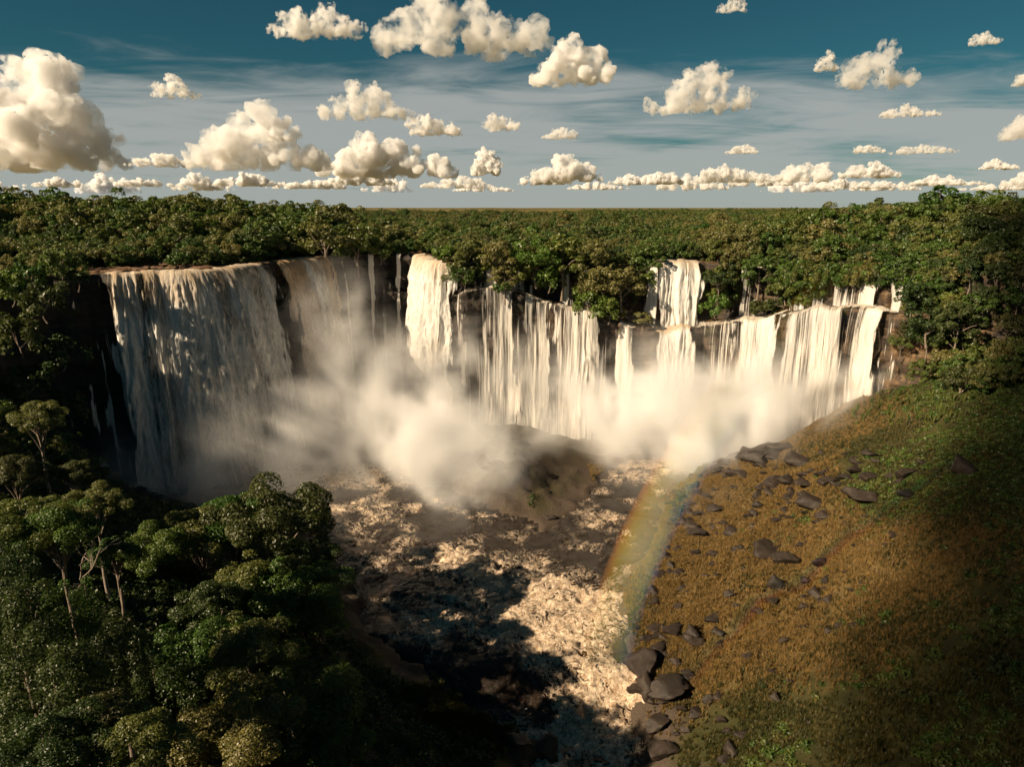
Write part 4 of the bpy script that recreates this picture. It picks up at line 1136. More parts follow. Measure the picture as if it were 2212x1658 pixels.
# flat ledges in the bed of the upper river, above the left curtain
r_ = np.random.default_rng(12)
ns = 0
for k in range(900):
    px_, py_ = r_.uniform(190, 445), r_.uniform(552, 592)
    X, Y = at_z(px_, py_, 105.4)
    d_, ii = rim_dist(np.array([X]), np.array([Y]))
    if in_poly(np.array([X]), np.array([Y]), POLY)[0] or d_[0] < 1.0 or d_[0] > 60: continue
    o = link('river_ledge', LM[k % 5]); rad = r_.uniform(1.2, 3.4)
    o.location = (X, Y, 106.0); o.scale = (rad * 1.5, rad, rad); o.rotation_euler = (0, 0, r_.uniform(-0.5, 0.5))
    tag(o, 'flat %s brown rock ledge in the upper river bed above the left curtain' % ('broad' if rad > 2.3 else 'narrow'), 'rock', 'flat ledges above the left curtain')
    ns += 1
    if ns >= 85: break
for k in range(22):
    px_, py_ = 905 + 50 * r_.uniform(-1, 1), 553 + 10 * r_.uniform(-1, 1)
    X, Y = at_z(px_, py_, 105.4)
    if in_poly(np.array([X]), np.array([Y]), POLY)[0]: continue
    o = link('river_ledge', LM[k % 5]); rad = r_.uniform(1.2, 3.0)
    o.location = (X, Y, 105.3); o.scale = (rad * 1.6, rad, rad); o.rotation_euler = (0, 0, r_.uniform(-0.5, 0.5))
    tag(o, 'ochre rock ledge on the rim above the corner fall', 'rock', 'ochre ledges above the corner fall')

# a low red wall on the cliff top at the far left
wx_, wy_ = at_z(40, 588, 107.0)
e = bpy.data.objects.new('low_wall', None); COL.objects.link(e); e.location = (wx_, wy_, 105.2); e.rotation_euler = (0, 0, 0.1)
tag(e, 'low red brick wall with pale coping on the left cliff top', 'wall')
m, nt, out = new_mat('red_brick'); nz = noise(nt, geo_pos(nt), 1.5, 4)
pbsdf(nt, out, ramp(nt, nz, [(0.3, (0.16, 0.04, 0.025)), (0.7, (0.28, 0.08, 0.05))]), 0.85, 0.2)
mw = m
m, nt, out = new_mat('pale_coping'); nz = noise(nt, geo_pos(nt), 2.0, 4)
pbsdf(nt, out, ramp(nt, nz, [(0.3, (0.3, 0.25, 0.2)), (0.7, (0.45, 0.4, 0.33))]), 0.85, 0.2)
BOXF = np.array([(0, 1, 3, 2), (4, 6, 7, 5), (0, 4, 5, 1), (2, 3, 7, 6), (0, 2, 6, 4), (1, 5, 7, 3)])
def box(x0, x1, y0, y1, z0, z1):
    return np.array([(a, b, c_) for a in (x0, x1) for b in (y0, y1) for c_ in (z0, z1)], float), BOXF
link('wall_face', raw_mesh('wall_face', *box(-9, 9, -0.3, 0.3, -2, 2.6), mw), e)
link('coping', raw_mesh('coping', *box(-9.2, 9.2, -0.5, 0.5, 2.603, 2.9), m), e)
for q in (-6, -1, 4, 8.4): link('pier', raw_mesh('pier', *box(q - 0.4, q + 0.4, -0.55, -0.305, -2, 2.6), mw), e)

# ------------------------------------------------------------------ grass and low plants on the slopes
def blade_mesh(name, seed, n, h, spread, width, mat):
    r = np.random.default_rng(seed); vs, fs = [], []
    for k in range(n):
        a = r.uniform(0, 6.28); d = np.array([math.cos(a), math.sin(a), 0]); s_ = np.array([-d[1], d[0], 0])
        b = d * r.uniform(0, spread) ; L = h * r.uniform(0.6, 1.2); w = width * r.uniform(0.7, 1.3)
        q = r.uniform(0, 6.28); lean = np.array([math.cos(q), math.sin(q), 0]) * L * r.uniform(0.1, 0.5)
        m0 = b + lean * 0.3 + np.array([0, 0, L * 0.6]); t0 = b + lean + np.array([0, 0, L])
        o_ = len(vs) * 1
        vs += [b - s_ * w / 2, b + s_ * w / 2, m0 + s_ * w * 0.45, m0 - s_ * w * 0.45, t0 + s_ * w * 0.08, t0 - s_ * w * 0.08]
        fs += [(o_, o_ + 1, o_ + 2, o_ + 3), (o_ + 3, o_ + 2, o_ + 4, o_ + 5)]
    return raw_mesh(name, np.array(vs), np.array(fs), mat)
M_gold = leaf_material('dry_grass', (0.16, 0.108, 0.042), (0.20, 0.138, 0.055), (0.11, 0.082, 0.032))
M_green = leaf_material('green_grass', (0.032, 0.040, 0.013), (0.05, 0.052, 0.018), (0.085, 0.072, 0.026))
def tuft(name, seed, n, h, spread, width, mat, label, loc):
    o = link(name, blade_mesh(name, seed, n, h, spread, width, mat)); o.location = loc
    tag(o, label, 'grass', kind='stuff'); return o
def slope_points(n, seed, x0, x1, y0, y1, prob):
    r = np.random.default_rng(seed)
    a, b = r.uniform(x0, x1, n), r.uniform(y0, y1, n)
    i_ = in_poly(a, b, POLY) & (river_d(a, b) > 1.5)
    a, b = a[i_], b[i_]
    p_ = prob(a, b); k_ = r.uniform(0, 1, len(a)) < p_
    a, b = a[k_], b[k_]
    return a, b, terrain_z(a, b)
goldf = lambda a, b: sstep(150, 92, a + 0.10 * (b - 240) - 0.75 * np.maximum(b - 265, 0) + 26 * fbm(a / 24, b / 24, octv=4, seed=50)) * sstep(30, 55, a) * sstep(150, 205, b + 12 * fbm(a / 20, b / 20, octv=2, seed=51))
src_gold = [tuft('dry_grass_tuft', 300 + k, 22, 1.0, 0.7, 0.11, M_gold, 'tuft of dry golden grass by the right bank', (80 + 3 * k, 262, float(terrain_z(np.array([80. + 3 * k]), np.array([262.]))[0]))) for k in range(2)]
src_green = [tuft('green_grass_tuft', 310 + k, 22, 0.9, 0.7, 0.13, M_green, 'tuft of green grass on the lower right slope', (120 + 3 * k, 170, float(terrain_z(np.array([120. + 3 * k]), np.array([170.]))[0]))) for k in range(2)]
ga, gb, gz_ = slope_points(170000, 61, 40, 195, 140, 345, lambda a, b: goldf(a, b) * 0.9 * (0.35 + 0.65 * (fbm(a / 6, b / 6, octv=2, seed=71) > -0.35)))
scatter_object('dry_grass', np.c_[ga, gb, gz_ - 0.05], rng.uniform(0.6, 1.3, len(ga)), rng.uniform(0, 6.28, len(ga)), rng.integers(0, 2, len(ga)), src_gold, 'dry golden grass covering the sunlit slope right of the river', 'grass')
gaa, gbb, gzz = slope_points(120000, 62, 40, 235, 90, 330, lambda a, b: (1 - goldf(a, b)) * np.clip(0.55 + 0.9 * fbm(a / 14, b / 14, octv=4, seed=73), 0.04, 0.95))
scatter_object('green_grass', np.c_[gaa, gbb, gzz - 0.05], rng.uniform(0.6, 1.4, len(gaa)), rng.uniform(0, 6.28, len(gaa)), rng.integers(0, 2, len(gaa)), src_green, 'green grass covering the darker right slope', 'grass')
# leafy low cover: small rosettes of broad leaves
def rosette(name, seed, n, h, leaf, mat, label, loc, cat):
    r = np.random.default_rng(seed)
    e = r.normal(size=(n, 3)); e[:, 2] = np.abs(e[:, 2]); e /= np.linalg.norm(e, axis=1)[:, None]
    v, f_ = leaf_quads(e * np.array([h * 1.2, h * 1.2, h]) * r.uniform(0.5, 1, n)[:, None], e + r.normal(size=(n, 3)) * 0.5, leaf, r)
    o = link(name, raw_mesh(name, v, f_, mat)); o.location = loc
    return tag(o, label, cat, kind='stuff')
tz1 = lambda a, b: float(terrain_z(np.array([float(a)]), np.array([float(b)]))[0])
src_cov = [rosette('leafy_clump', 320 + k, 70, 0.9 + 0.3 * k, 0.5, M_leaf, 'leafy clump on the right slope', (175 + 4 * k, 215, tz1(175 + 4 * k, 215)), 'plants') for k in range(2)]
ca, cb_, cz_ = slope_points(60000, 63, 60, 250, 80, 325, lambda a, b: sstep(110, 165, a + 0.22 * (b - 200) + 24 * fbm(a / 26, b / 26, octv=3, seed=81)) * 0.55 * (1 - sstep(245, 275, b) * sstep(200, 160, a)) + 0.35 * sstep(175, 130, b) * sstep(0.0, 0.4, fbm(a / 12, b / 12, octv=3, seed=82)))
scatter_object('ground_cover', np.c_[ca, cb_, cz_ - 0.1], rng.uniform(0.5, 1.5, len(ca)), rng.uniform(0, 6.28, len(ca)), rng.integers(0, 2, len(ca)), src_cov, 'dark leafy undergrowth over the right hillside', 'undergrowth')
src_cov2 = [rosette('leafy_clump', 330 + k, 80, 1.2 + 0.4 * k, 0.55, M_leaf_dark, 'leafy clump on the near left bank', (-100 + 4 * k, 200, tz1(-100 + 4 * k, 200)), 'plants') for k in range(2)]
ca, cb_, cz_ = slope_points(40000, 64, -260, 10, 40, 300, lambda a, b: 0.45 * sstep(6, 16, river_d(a, b)))
scatter_object('bank_undergrowth', np.c_[ca, cb_, cz_ - 0.1], rng.uniform(0.6, 1.7, len(ca)), rng.uniform(0, 6.28, len(ca)), rng.integers(0, 2, len(ca)), src_cov2, 'dark undergrowth on the shaded left bank', 'undergrowth')
# reedy hummock at the bottom, left of the lower cascade
hx, hy, hz_, _ = ground_hit(985, 1560)
r_ = np.random.default_rng(9)
src_reed = [tuft('reed_tuft', 340, 30, 1.7, 0.8, 0.14, M_green, 'tuft of tall reeds on the hummock left of the lower cascade', (hx, hy, hz_))]
n = 700
a, b = hx + r_.normal(size=n) * 7, hy + r_.normal(size=n) * 6
scatter_object('reeds', np.c_[a, b, terrain_z(a, b) + 1.5 * np.exp(-((a - hx) ** 2 + (b - hy) ** 2) / 60)], r_.uniform(0.8, 1.5, n), r_.uniform(0, 6.28, n), np.zeros(n), src_reed, 'sunlit green reeds on the hummock left of the lower cascade', 'reeds')
# single shrubs dotted over the right slope
ns = 0
for k in range(400):
    X, Y = r_.uniform(70, 235), r_.uniform(100, 310)
    if goldf(np.array([X]), np.array([Y]))[0] > 0.35 or river_d(np.array([X]), np.array([Y]))[0] < 14: continue
    if fbm(np.array([X / 22]), np.array([Y / 22]), octv=3, seed=83)[0] < 0.05: continue
    s_ = r_.uniform(0.25, 0.75); q_ = project((X, Y, tz1(X, Y)))
    if q_[0] > 2240 or q_[1] > 1690: continue
    place_tree(bushp[k % 2], (X, Y, tz1(X, Y) - 0.3), s_, r_.uniform(0, 6.28), 'slope_shrub', '%s %s shrub on the %s part of the right slope' % (('low', 'bushy')[s_ > 0.5], ('dark', 'green')[k % 2], ('upper', 'middle', 'lower')[int(q_[1] > 1080) + int(q_[1] > 1350)]), 'shrub', 'shrubs dotted over the right slope', (M_leaf_dark, M_leaf)[k % 2])
    ns += 1
    if ns >= 90: break
# broad-leaved plants under the right end of the falls
M_broad = leaf_material('broad_leaf', (0.06, 0.085, 0.02), (0.07, 0.095, 0.025), (0.09, 0.10, 0.03))
broad_me = blade_mesh('broad_leaves', 350, 11, 3.4, 0.4, 0.75, M_broad)
stem_me = raw_mesh('stem', *tube([(0, 0, -0.5), (0, 0, 0.6), (0, 0, 1.4)], [0.22, 0.2, 0.12], 6), M_bark, True)
nbp = 0
for k in range(160):
    px_, py_ = r_.uniform(1840, 2110), r_.uniform(800, 925)
    if py_ < 850 - (px_ - 1900) * 0.30 + 20: continue
    hit = ground_hit(px_, py_)
    if hit is None or hit[1] > 330: continue
    e = bpy.data.objects.new('broad_leaf_plant', None); COL.objects.link(e)
    e.location = hit[:3]; s_ = r_.uniform(0.7, 1.3); e.scale = (s_, s_, s_); e.rotation_euler = (0, 0, r_.uniform(0, 6.28))
    link('leaves', broad_me, e); link('stem', stem_me, e)
    tag(e, '%s broad leaved plant in the thicket under the right end of the falls' % ('tall' if s_ > 1.0 else 'short'), 'plant', 'broad leaved plants under the right falls')
    nbp += 1
    if nbp >= 60: break

# ------------------------------------------------------------------ clouds
def cloud_material(name, dens, wisp=0.0):
    m, nt, out = new_mat(name)
    v = nt.nodes.new('ShaderNodeVolumeScatter')
    v.inputs['Color'].default_value = (0.895, 0.925, 0.965, 1); v.inputs['Anisotropy'].default_value = 0.2
    v.inputs['Density'].default_value = dens
    if wisp > 0:
        tc = nt.nodes.new('ShaderNodeTexCoord').outputs['Object']
        nz = noise(nt, tc, 4.0, 6, 0.62, dist=0.5)
        e = ramp(nt, nz, [(0.34 + 0.12 * wisp, 0.0), (0.50 + 0.10 * wisp, 1.0)])
        nt.links.new(vmath(nt, 'MULTIPLY', e, dens * 1.6), v.inputs['Density'])
        m.cycles.volume_step_rate = 0.15
    nt.links.new(v.outputs[0], out.inputs['Volume'])
    return m
CM = {}
def cloud_mat(h, ragged):
    q = (round(math.log2(h)), ragged > 0.3)
    if q not in CM: CM[q] = cloud_material('cloud_vapour', (7.0 if ragged > 0.3 else 13.0) / 2 ** q[0], 1.0 if ragged > 0.3 else 0.8)
    return CM[q]
def cloud(px0, px1, ybase, ytop, base_alt, label, seed, group='clouds', lobes=7, tower=0.5, depth=0.7, voxdiv=46, ragged=0.0, cat='cloud'):
    r = np.random.default_rng(seed)
    X, Y, Z = ray((px0 + px1) / 2, ybase)
    t = (base_alt - CAMZ) / max(Z, 6.0)
    P0 = np.array([X * t, Y * t, CAMZ + Z * t])
    dpt = project(P0)[2]
    H_ = (ybase - ytop) / F * dpt
    w = (px1 - px0) / (ybase - ytop)          # built at unit height, scaled up
    view = np.array([X, Y]) / math.hypot(X, Y); side = np.array([view[1], -view[0]])
    balls = []
    rl = min(0.19 if ybase - ytop > 75 else 0.28, w * 0.2)
    peak = 0.55 if tower > 0.7 else r.uniform(0.3, 0.7)
    nl = max(lobes, int(w / rl * 0.9))
    for k in range(nl):
        u = (k + 0.5) / nl + r.normal() * 0.03
        env = (1 - tower * min(1, abs(u - peak) * 2) ** 1.2) * (1 - 0.6 * abs(2 * u - 1) ** 3)
        hh = env * r.uniform(0.85 if tower > 0.7 else 0.55, 1.0)
        zz = 0.0
        for q in range(16):
            rad = min(rl * r.uniform(0.5, 1.1), hh * 0.5)
            top = zz + rad > hh
            balls.append((np.array([(u - 0.5) * (w - 1.0 * rl) + r.normal() * rad * 0.45, r.normal() * min(w, 1.6) * depth * 0.20, min(zz + rad * 0.4, hh - rad)]), rad * r.uniform(0.85, 1.1)))
            if top: break
            zz += rad * 0.75
    lev = balls
    allb = list(balls)
    for gen, nb_ in ((0, 8), (1, 5)):
        nxt = []
        for c_, rad in lev:
            for q in range(nb_):
                d = r.normal(size=3); d[2] = abs(d[2]) * 0.9 if r.uniform() < 0.7 else d[2]; d /= np.linalg.norm(d)
                nxt.append((c_ + d * rad * r.uniform(0.8, 1.05 + 0.4 * ragged), rad * r.uniform(0.25, 0.52)))
        allb += nxt; lev = nxt
    parts = []
    for c_, rad in allb:
        vv = (IV1 if rad < 0.06 else IV2) * rad + c_
        low = vv[:, 2] < 0
        vv[low, 2] *= 0.3
        parts.append((vv, IF1 if rad < 0.06 else IF2))
    v, f_ = join(parts)
    M3 = np.array([[side[0], view[0], 0], [side[1], view[1], 0], [0, 0, 1]])
    me = raw_mesh('cloud', v @ M3.T, f_, None, True)
    o = link('cloud', me, loc=P0)
    o.scale = (H_, H_, H_)
    me.materials.append(cloud_mat(H_, ragged))
    md = o.modifiers.new('merge', 'REMESH'); md.mode = 'VOXEL'; md.voxel_size = max(w, 1.0) / voxdiv / 2.2; md.use_smooth_shade = True
    for sz, st in ((0.26, 0.10 + 0.20 * ragged), (0.07, 0.05 + 0.09 * ragged), (0.03, 0.02 + 0.03 * ragged)):
        tx = bpy.data.textures.new('cloud_bumps', 'CLOUDS'); tx.noise_scale = sz; tx.noise_depth = 4
        d_ = o.modifiers.new('bumps', 'DISPLACE'); d_.texture = tx; d_.strength = st; d_.mid_level = 0.5; d_.texture_coords = 'LOCAL'
    return tag(o, label, cat, group)
CLOUDS = [(-60, 270, 362, 130, 1100, 'towering white cumulus at the far left of the sky', 9, 0.75, 0.0, 66),
          (405, 720, 366, 228, 1050, 'white heaped cumulus with a turret left of centre', 10, 0.75, 0.0, 56),
          (690, 1010, 382, 285, 1050, 'long bank of white heaped cloud at the centre left', 11, 0.5, 0.0, 56),
          (1145, 1330, 182, 72, 1300, 'single rounded white cloud right of the top centre', 5, 0.4, 0.2, 44),
          (808, 1200, 112, -40, 1250, 'largest dark bottomed cloud at the top centre', 8, 0.4, 0.4, 48),
          (570, 790, 78, 4, 1300, 'ragged grey cloud at the top left of centre', 6, 0.5, 0.8, 40),
          (322, 440, 210, 160, 1200, 'small flat dark cloud above the left cumulus', 5, 0.5, 0.4, 40),
          (675, 925, 255, 172, 1150, 'flat grey bottomed cumulus left of centre', 7, 0.6, 0.5, 46),
          (1395, 1622, 242, 140, 1250, 'two toned cloud with a bright right end', 7, 0.4, 0.4, 46),
          (1810, 1966, 186, 90, 1250, 'ragged grey and white cloud at the upper right', 6, 0.4, 0.7, 42),
          (1758, 1810, 152, 110, 1300, 'small tuft left of the ragged upper right cloud', 3, 0.4, 0.8, 28),
          (1545, 1612, 26, -6, 1300, 'small white cloud cut by the top edge', 3, 0.4, 0.5, 28),
          (2095, 2160, 96, 68, 1300, 'small dim cloud near the top right corner', 3, 0.4, 0.8, 26),
          (2160, 2260, 300, 235, 1200, 'white cloud cut by the right edge', 5, 0.4, 0.5, 34),
          (2185, 2240, 186, 155, 1250, 'small cloud at the right edge below the corner', 3, 0.4, 0.5, 26),
          (1035, 1122, 280, 228, 1150, 'small cumulus under the single rounded cloud', 4, 0.5, 0.5, 32),
          (880, 1010, 292, 240, 1150, 'small grey cumulus left of the other small one', 5, 0.5, 0.6, 32),
          (1165, 1250, 300, 268, 1150, 'flat small grey cloud under the small cumulus', 4, 0.5, 0.6, 30),
          (1015, 1090, 378, 328, 1050, 'little white heap above the centre horizon', 4, 0.6, 0.2, 34),
          (1145, 1310, 392, 326, 1050, 'white double heap right of the centre horizon', 7, 0.6, 0.1, 42),
          (1480, 1680, 394, 352, 1050, 'low white heap above the right of centre horizon', 7, 0.5, 0.2, 42),
          (1660, 1800, 392, 342, 1050, 'white heap above the right horizon', 6, 0.5, 0.2, 40),
          (1825, 1945, 384, 342, 1050, 'flat topped white heap near the right horizon', 5, 0.4, 0.2, 36),
          (2120, 2200, 366, 338, 1050, 'small white heap near the right edge horizon', 4, 0.5, 0.2, 30),
          (1900, 2030, 252, 226, 1150, 'ragged dark streak of cloud at the right', 5, 0.5, 0.9, 32),
          (1560, 1640, 332, 312, 1100, 'flat dark sliver right of the two toned cloud', 4, 0.4, 0.6, 28),
          (1840, 1915, 330, 312, 1100, 'flat dark sliver over the flat topped heap', 4, 0.4, 0.6, 28),
          (1925, 2060, 332, 310, 1100, 'longer dark sliver right of the flat topped heap', 5, 0.4, 0.7, 30),
          (270, 410, 360, 330, 1100, 'thin cloud scraps right of the towering cumulus', 5, 0.5, 0.8, 30),
          (570, 640, 305, 275, 1150, 'small puff above the heaped cumulus', 3, 0.5, 0.6, 28)]
for k, (a, b, yb, yt, alt, lab, nl, tw, rg, vd) in enumerate(CLOUDS):
    cloud(a, b, yb, yt, alt, lab, 500 + k, 'separate cumulus clouds', nl, tw, voxdiv=vd, ragged=rg)
r_ = np.random.default_rng(31)
for k in range(22):
    a = -60 + k * 106 + r_.normal() * 14; wd_ = r_.uniform(120, 190)
    yb = 412 - 10 * (k % 2) + r_.normal() * 3; top_ = yb - r_.uniform(18, 44)
    cloud(a, a + wd_, yb, top_, 1000, '%s far cumulus in the horizon row %s' % (('low', 'taller')[yb - top_ > 30], landmark(a + wd_ / 2)), 600 + k, 'row of far cumulus along the horizon', 8, 0.5, voxdiv=28, ragged=0.1)

# unseen cloud added overhead to the south-west to shade the right slope and hillside
def added_shade_cloud(targets, alt, seed, label):
    r = np.random.default_rng(seed); parts = []
    pts = np.array([np.array(t) + np.array(TO_SUN) * ((alt - t[2]) / TO_SUN.z) for t in targets])
    c0 = pts.mean(0)
    for a, b in zip(pts[:-1], pts[1:]):
        n = int(np.linalg.norm(b - a) / 22) + 2
        for k in range(n):
            p_ = a + (b - a) * k / n - c0
            for q in range(3):
                parts.append((IV2 * r.uniform(26, 42) + p_ + r.normal(size=3) * np.array([16, 16, 10]), IF2))
    v, f_ = join(parts)
    me = raw_mesh('cloud', v, f_, None, True); me.materials.append(cloud_material('cloud_vapour', 0.02))
    o = link('cloud', me, loc=c0)
    md = o.modifiers.new('merge', 'REMESH'); md.mode = 'VOXEL'; md.voxel_size = 7.0
    tx = bpy.data.textures.new('cloud_bumps', 'CLOUDS'); tx.noise_scale = 40; tx.noise_depth = 3
    d_ = o.modifiers.new('bumps', 'DISPLACE'); d_.texture = tx; d_.strength = 22; d_.mid_level = 0.5; d_.texture_coords = 'LOCAL'
    return tag(o, label, 'cloud', 'unseen clouds added for shade')
added_shade_cloud([(88, 75, 12), (145, 150, 38), (200, 225, 75), (275, 300, 115), (330, 400, 118)], 1150.0, 901, 'long unseen cloud added behind the viewer to shade the right slope')


# ------------------------------------------------------------------ mist
def mist(name, lo, hi, vox, blobs, amp, label, nscale=0.038, thr=0.43, color=(1, 1, 1), seed=0.0, aniso=0.0):
    me = bpy.data.meshes.new(name); me.vertices.add(1)
    o = link(name, me)
    ng = bpy.data.node_groups.new(name, 'GeometryNodeTree')
    ng.interface.new_socket('Geometry', in_out='INPUT', socket_type='NodeSocketGeometry')
    ng.interface.new_socket('Geometry', in_out='OUTPUT', socket_type='NodeSocketGeometry')
    N, L = ng.nodes, ng.links
    go = N.new('NodeGroupOutput')
    pos = N.new('GeometryNodeInputPosition').outputs[0]
    def VM(op, a, b):
        n = N.new('ShaderNodeVectorMath'); n.operation = op
        for i, q in enumerate((a, b)):
            if isinstance(q, tuple): n.inputs[i].default_value = q
            elif q is not None: L.new(q, n.inputs[i])
        return n.outputs['Value'] if op in ('DOT_PRODUCT', 'LENGTH') else n.outputs[0]
    def MM(op, a, b=None, c_=None):
        n = N.new('ShaderNodeMath'); n.operation = op
        for i, q in enumerate((a, b, c_)):
            if q is None: continue
            if isinstance(q, (int, float)): n.inputs[i].default_value = q
            else: L.new(q, n.inputs[i])
        return n.outputs[0]
    def NZ(vec, scale, detail, rough, dist=0.0):
        n = N.new('ShaderNodeTexNoise'); n.inputs['Scale'].default_value = scale; n.inputs['Detail'].default_value = detail
        n.inputs['Roughness'].default_value = rough; n.inputs['Distortion'].default_value = dist
        L.new(vec, n.inputs['Vector']); return n
    warpn = NZ(VM('ADD', pos, (seed * 31.0, 7.0, 3.0)), 0.022, 2, 0.5)
    wv = VM('MULTIPLY', VM('SUBTRACT', warpn.outputs['Color'], (0.5, 0.5, 0.5)), (46.0, 46.0, 40.0))
    wp = VM('ADD', pos, wv)
    tot = None
    for (cx, cy_, cz_, rx, ry, rz, a) in blobs:
        q = VM('DIVIDE', VM('SUBTRACT', wp, (cx, cy_, cz_)), (rx, ry, rz))
        g = MM('MULTIPLY', MM('POWER', 2.71828, MM('MULTIPLY', VM('DOT_PRODUCT', q, q), -1.0)), a)
        tot = g if tot is None else MM('ADD', tot, g)
    nz = NZ(VM('MULTIPLY', wp, (1.0, 1.0, 0.75)), nscale, 5, 0.62, 0.4).outputs['Fac']
    nz = MM('MAXIMUM', MM('MULTIPLY', MM('SUBTRACT', nz, thr), 6.5), 0.0)
    den = MM('MULTIPLY', MM('MULTIPLY', tot, nz), amp)
    den = MM('MAXIMUM', MM('SUBTRACT', den, amp * 0.015), 0.0)
    vc = N.new('GeometryNodeVolumeCube')
    vc.inputs['Min'].default_value = lo; vc.inputs['Max'].default_value = hi
    for i, ax in enumerate('XYZ'):
        vc.inputs['Resolution ' + ax].default_value = int((hi[i] - lo[i]) / vox)
    L.new(den, vc.inputs['Density'])
    m, nt, out = new_mat(name + '_droplets')
    pv = nt.nodes.new('ShaderNodeVolumePrincipled')
    pv.inputs['Color'].default_value = (*color, 1); pv.inputs['Density'].default_value = 1.0; pv.inputs['Anisotropy'].default_value = aniso
    nt.links.new(pv.outputs[0], out.inputs['Volume'])
    sm = N.new('GeometryNodeSetMaterial'); sm.inputs['Material'].default_value = m
    L.new(vc.outputs[0], sm.inputs[0]); L.new(sm.outputs[0], go.inputs[0])
    o.modifiers.new('mist', 'NODES').node_group = ng
    return tag(o, label, 'mist', kind='stuff')
BLOBS = [(-185, 300, 2, 30, 20, 14, 1.4), (-155, 306, 4, 30, 22, 16, 1.4), (-140, 316, 10, 34, 28, 22, 1.0), (-108, 340, 18, 28, 30, 32, 1.1), (-98, 380, 40, 20, 28, 44, 0.9),
         (-72, 358, 26, 30, 26, 22, 1.5), (-50, 342, 22, 24, 22, 22, 2.0), (-33, 325, 15, 20, 18, 18, 2.4), (-18, 305, 7, 15, 16, 13, 2.2), (-40, 388, 38, 36, 24, 22, 1.2), (0, 388, 42, 34, 18, 18, 0.9),
         (40, 376, 26, 30, 18, 16, 0.8), (72, 372, 14, 28, 22, 28, 3.4), (104, 360, 14, 34, 26, 30, 5.5), (134, 346, 18, 32, 22, 24, 4.5), (164, 334, 38, 24, 14, 14, 1.8),
         (-60, 280, 2, 40, 26, 8, 0.12), (-82, 425, 20, 22, 24, 30, 0.5), (12, 356, 16, 30, 22, 16, 0.7), (100, 318, 10, 34, 24, 8, 0.22), (75, 285, 5, 24, 26, 7, 0.16)]
mist('mist', (-215.0, 225.0, -6.0), (195.0, 450.0, 108.0), 2.0, BLOBS, 0.045, 'pale spray drifting up from the foot of the falls')

# ------------------------------------------------------------------ rainbow: an arc of tinted droplets hanging in the gorge, square to the sun's rays
axis_d = -TO_SUN
RB = 205.0
cen = Vector((0, 0, CAMZ)) + axis_d * (RB * math.cos(R(42)))
r0 = RB * math.sin(R(42))
zax = axis_d.normalized()
xax = Vector((0, 0, 1)).cross(zax).normalized(); yax = zax.cross(xax)
Mrb = Matrix((xax, yax, zax)).transposed().to_4x4(); Mrb.translation = cen
def arc_angle(px_, py_):
    d = Vector(ray(px_, py_)).normalized()
    q = Vector((0, 0, CAMZ)) + d * RB - cen
    return math.atan2(q.dot(yax), q.dot(xax))
a0, a1 = arc_angle(1312, 1470), arc_angle(1880, 590)
HW, HD = 6.4, 8.0
ang = np.linspace(a0, a1, 90); q = np.linspace(0, 2 * np.pi, 20, endpoint=False)
ringr = r0 + HW * np.cos(q)[None, :]; zz = HD * np.sin(q)[None, :] + 0 * ang[:, None]
v = np.stack([ringr * np.cos(ang)[:, None], ringr * np.sin(ang)[:, None], zz], -1).reshape(-1, 3)
i, j = np.meshgrid(np.arange(89), np.arange(20), indexing='ij')
f_ = np.stack([i * 20 + j, i * 20 + (j + 1) % 20, (i + 1) * 20 + (j + 1) % 20, (i + 1) * 20 + j], -1).reshape(-1, 4)
cv = np.array([v[:20].mean(0), v[-20:].mean(0)]); nv = len(v)
caps = [(nv, (k + 1) % 20, k, k) for k in range(20)] + [(nv + 1, 89 * 20 + k, 89 * 20 + (k + 1) % 20, 89 * 20 + (k + 1) % 20) for k in range(20)]
import bmesh
bm = bmesh.new()
bv = [bm.verts.new(p) for p in np.concatenate([v, cv])]
for f4 in f_: bm.faces.new([bv[t] for t in f4])
for f4 in caps: bm.faces.new([bv[t] for t in dict.fromkeys(f4)])
bmesh.ops.recalc_face_normals(bm, faces=bm.faces)
me = bpy.data.meshes.new('rainbow'); bm.to_mesh(me); bm.free()
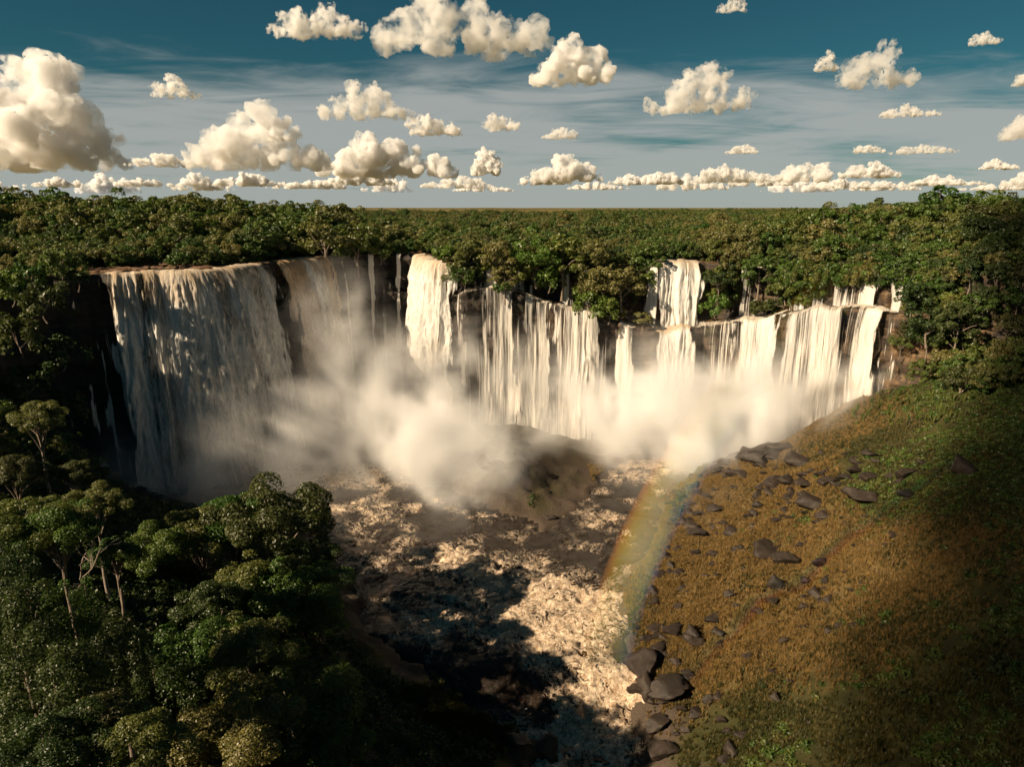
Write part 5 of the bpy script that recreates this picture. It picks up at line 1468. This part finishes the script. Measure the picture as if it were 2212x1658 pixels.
m, nt, out = new_mat('rainbow_droplets')
tc = nt.nodes.new('ShaderNodeTexCoord').outputs['Object']
sp = nt.nodes.new('ShaderNodeSeparateXYZ'); nt.links.new(tc, sp.inputs[0])
rr = vmath(nt, 'SQRT', vmath(nt, 'ADD', vmath(nt, 'MULTIPLY', sp.outputs[0], sp.outputs[0]), vmath(nt, 'MULTIPLY', sp.outputs[1], sp.outputs[1])))
fr = vmath(nt, 'DIVIDE', vmath(nt, 'SUBTRACT', rr, r0 - HW), 2 * HW)
hue = ramp(nt, fr, [(0.12, (0.30, 0.10, 0.75)), (0.26, (0.06, 0.26, 1.0)), (0.38, (0.10, 0.70, 0.70)), (0.48, (0.45, 0.95, 0.15)), (0.58, (1.0, 0.72, 0.05)), (0.72, (1.0, 0.38, 0.03)), (0.92, (0.9, 0.14, 0.02))])
prof_ = ramp(nt, fr, [(0.03, 0.0), (0.30, 0.55), (0.50, 0.85), (0.70, 1.0), (0.97, 0.0)], 'EASE')
aa = vmath(nt, 'ARCTAN2', sp.outputs[1], sp.outputs[0])
ta = vmath(nt, 'DIVIDE', vmath(nt, 'SUBTRACT', aa, a0), a1 - a0)
ends = ramp(nt, ta, [(0.0, 0.15), (0.10, 0.55), (0.30, 1.0), (0.55, 0.9), (0.85, 0.7), (1.0, 0.0)], 'EASE')
pat = ramp(nt, noise(nt, tc, 0.05, 3, 0.6), [(0.3, 0.45), (0.7, 1.0)])
dn = vmath(nt, 'MULTIPLY', vmath(nt, 'MULTIPLY', prof_, ends), vmath(nt, 'MULTIPLY', pat, 0.040))
vs_ = nt.nodes.new('ShaderNodeVolumeScatter'); nt.links.new(hue, vs_.inputs[0]); nt.links.new(dn, vs_.inputs['Density']); vs_.inputs['Anisotropy'].default_value = -0.55
nt.links.new(vs_.outputs[0], out.inputs['Volume'])
me.materials.append(m)
o = link('rainbow', me); o.matrix_world = Mrb
tag(o, 'rainbow arc of coloured droplets rising from the lower cascade to the right falls', 'rainbow', kind='stuff')
